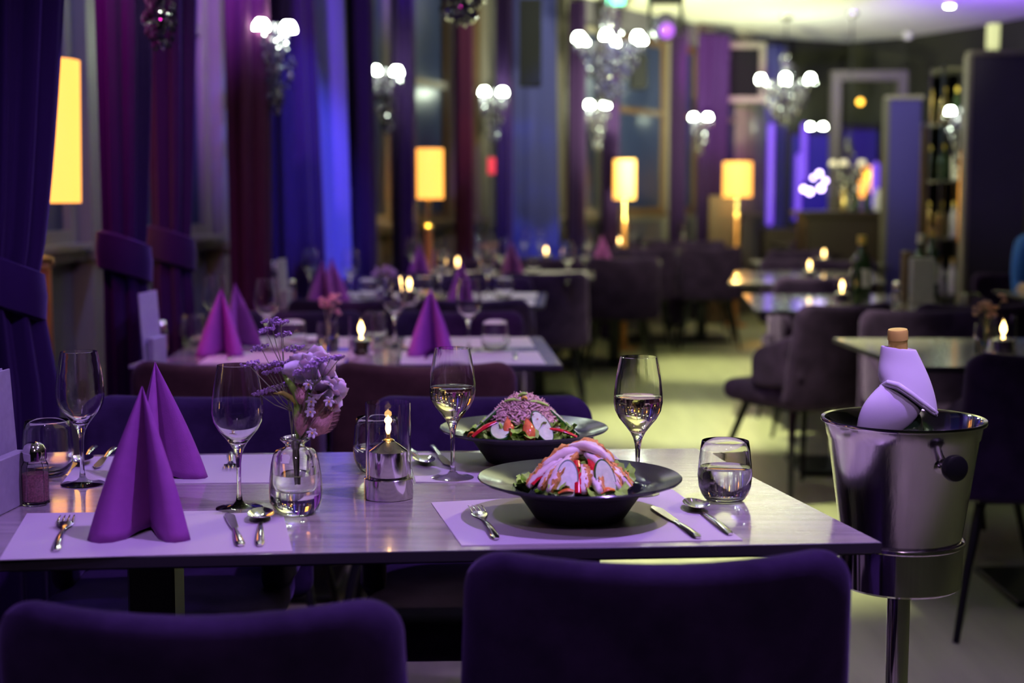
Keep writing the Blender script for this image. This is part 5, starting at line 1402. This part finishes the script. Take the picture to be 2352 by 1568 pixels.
# ceiling down-lights in view
for px, py, lb in [(2181, 6, 'small white ceiling spotlight at the top right'), (2085, 82, 'dim ceiling fitting near the far wall')]:
    p = PZ(px, py, CEIL - .03); o = thing('ceiling_spot_seen_or_added', lb, 'ceiling light', p, 0, 'ceiling spotlights')
    bm = B(); lathe(bm, [(0, -.03), (.04, -.03), (.045, .0), (.045, .029), (0, .029)], 20); obj('body', fixn(bm), M_label, o)
    bm = B(); lathe(bm, [(0, -.034), (.034, -.034), (.034, -.031), (0, -.031)], 20); obj('lens', fixn(bm), M_dome if py < 50 else M_label, o)
for i, (x_, y_, z_, m_) in enumerate([(.75, 1.75, 2.75, 0), (-.75, 1.2, 2.75, 0), (.3, 3.6, 2.75, 0), (.2, 6.0, 2.75, 0), (1.0, .9, 2.7, 0), (.1, 5.0, 2.7, 2), (.8, 4.9, 2.78, 1), (1.1, 2.0, 2.78, 1), (-.4, .2, 2.75, 1), (.6, -.6, 2.75, 0), (-.3, -1.2, 2.75, 1), (1.6, .2, 2.75, 1), (.2, 2.9, 2.75, 1)]):  # added unseen fittings, their glowing rings put highlights on the glassware
    o = thing('ceiling_spot_seen_or_added', 'added unseen highlight light over the ' + ['nearest table, aisle side', 'nearest table, window side', 'gap between the nearest and second tables', 'third table', 'wine cooler', 'second table, aisle side', 'open aisle floor', 'right side of the nearest table', 'floor in front of the left foreground chair', 'floor in front of the right foreground chair', 'back of the room, window side', 'back of the room, aisle side', 'far seats of the nearest table'][i], 'ceiling light', (x_, y_ + .0, z_ + .045), 0, 'added highlight lights over the tables')
    bm = B(); lathe(bm, [(.034, -.02), (.042, -.02), (.042, CEIL - z_ - .046), (0, CEIL - z_ - .046), (0, 0), (.034, 0)], 20); obj('housing', fixn(bm), M_black, o)
    bm = B(); lathe(bm, [(.020, -.010), (.034, -.010), (.034, -.006), (.020, -.006)], 20, closed=True); obj('added_glow_ring', fixn(bm), [M_addglow_p, M_dome, M_addglow_b][m_], o)
# pipe at far right
wallbox('white_duct', 'short pale vertical duct at the top right above the tall partition', 'duct', 2270, 55, 2292, 118, 9.5, M_ceil, .08)

# ---------------------------------------------------------------- seated person at the right edge
def person():
    P0 = Vector((lx(2352, 7.4) + .20, 7.55, 0))
    o = thing('person', 'person in a blue shirt seated at the right edge, forearm forward', 'person', P0, 0.25)
    V = {'pel': (0, 0, .50, .135), 'waist': (0, .0, .66, .13), 'chest': (0, .01, .88, .155), 'neckb': (0, .01, 1.03, .085), 'neck': (0, 0, 1.10, .055), 'head0': (0, -.015, 1.17, .075), 'head1': (0, -.02, 1.27, .085), 'head2': (0, -.01, 1.33, .06),
         'shL': (-.17, .01, .99, .062), 'elL': (-.23, -.06, .74, .045), 'wrL': (-.19, -.30, .775, .028), 'haL': (-.18, -.36, .775, .022),
         'shR': (.17, .01, .99, .062), 'elR': (.23, -.06, .74, .045), 'wrR': (.14, -.30, .775, .028), 'haR': (.13, -.36, .775, .022),
         'hipL': (-.10, -.04, .50, .095), 'knL': (-.13, -.42, .52, .062), 'anL': (-.13, -.42, .09, .042), 'toL': (-.14, -.56, .035, .03),
         'hipR': (.10, -.04, .50, .095), 'knR': (.13, -.42, .52, .062), 'anR': (.13, -.42, .09, .042), 'toR': (.14, -.56, .035, .03)}
    E = [('pel', 'waist'), ('waist', 'chest'), ('chest', 'neckb'), ('neckb', 'neck'), ('neck', 'head0'), ('head0', 'head1'), ('head1', 'head2')]
    for s in 'LR': E += [('chest', 'sh' + s), ('sh' + s, 'el' + s), ('el' + s, 'wr' + s), ('wr' + s, 'ha' + s), ('pel', 'hip' + s), ('hip' + s, 'kn' + s), ('kn' + s, 'an' + s), ('an' + s, 'to' + s)]
    ks = list(V)
    # fingers
    for s, sg in (('L', -1), ('R', 1)):
        h = Vector(V['ha' + s][:3])
        for k in range(4):
            n1, n2 = 'f%s%da' % (s, k), 'f%s%db' % (s, k); dx = (k - 1.5) * .019
            V[n1] = (h.x + dx, h.y - .045, .772, .0095); V[n2] = (h.x + dx * 1.1, h.y - .085 + abs(k - 1.4) * .006, .764, .007); E += [('ha' + s, n1), (n1, n2)]
        n1, n2 = 'f%sta' % s, 'f%stb' % s
        V[n1] = (h.x - sg * .035, h.y - .005, .770, .010); V[n2] = (h.x - sg * .048, h.y - .04, .765, .008); E += [('wr' + s, n1), (n1, n2)]
    ks = list(V)
    me = bpy.data.meshes.new('body'); me.from_pydata([V[k][:3] for k in ks], [(ks.index(a), ks.index(b)) for a, b in E], []); me.update()
    b = bpy.data.objects.new('body', me); C.objects.link(b); b.parent = o
    b.modifiers.new('skin', 'SKIN')
    for i, k in enumerate(ks): me.skin_vertices[0].data[i].radius = (V[k][3], V[k][3] * (.72 if k in ('chest', 'waist') else 1)); me.skin_vertices[0].data[i].use_root = (k == 'pel')
    sb = b.modifiers.new('sub', 'SUBSURF'); sb.levels = 2; sb.render_levels = 2
    bpy.context.view_layer.update()
    dg = bpy.context.evaluated_depsgraph_get(); m2 = bpy.data.meshes.new_from_object(b.evaluated_get(dg))
    b.modifiers.clear(); b.data = m2
    m2.materials.clear()
    for m_ in (M_shirt, M_skin, M_trousers): m2.materials.append(m_)
    for p_ in m2.polygons:
        p_.use_smooth = True; c = p_.center
        p_.material_index = 2 if (c.z < .60 and c.y > -.3 and abs(c.x) < .22 and not (c.z > .7)) or c.z < .62 else (1 if (c.z > 1.06 or (c.z < .85 and c.y < -.09)) else 0)
    bm = B(); ball(bm, (0, .012, 1.30), .098, 3, (.92, 1.05, 1.05))
    for v in list(bm.verts):
        if v.co.y < -.035 and v.co.z < 1.345: bm.verts.remove(v)
    obj('hair', bm, M_hair, o)
    for s in (-1, 1):
        bm = B(); ball(bm, (s * .030, -.098, 1.262), .010, 2); obj('eye', bm, M_label, o)
        bm = B(); ball(bm, (s * .083, -.01, 1.25), .022, 2, (.4, .8, 1.2)); obj('ear', bm, M_skin, o)
    bm = B(); tube(bm, [(0, -.098, 1.27), (0, -.118, 1.235), (0, -.10, 1.222)], [.008, .013, .010], 8); obj('nose', bm, M_skin, o)
    bm = B(); tube(bm, [(-.022, -.092, 1.198), (0, -.100, 1.196), (.022, -.092, 1.198)], [.003, .006, .003], 8); obj('mouth', bm, M_red, o)
person()
px_ = lx(2352, 7.4) + .16
dup(ch, (px_, 7.62, 0), .25 + PI, 'dark chair under the person at the right edge', 'chairs right of the aisle')
a = Vector((px_ - .32, 6.75, TH)); table('small table in front of the person at the right edge', a, a + Vector((.8, 0, 0)), a + Vector((.8, .62, 0)), a + Vector((0, .62, 0)), peds=1, group='dining tables right of the aisle')
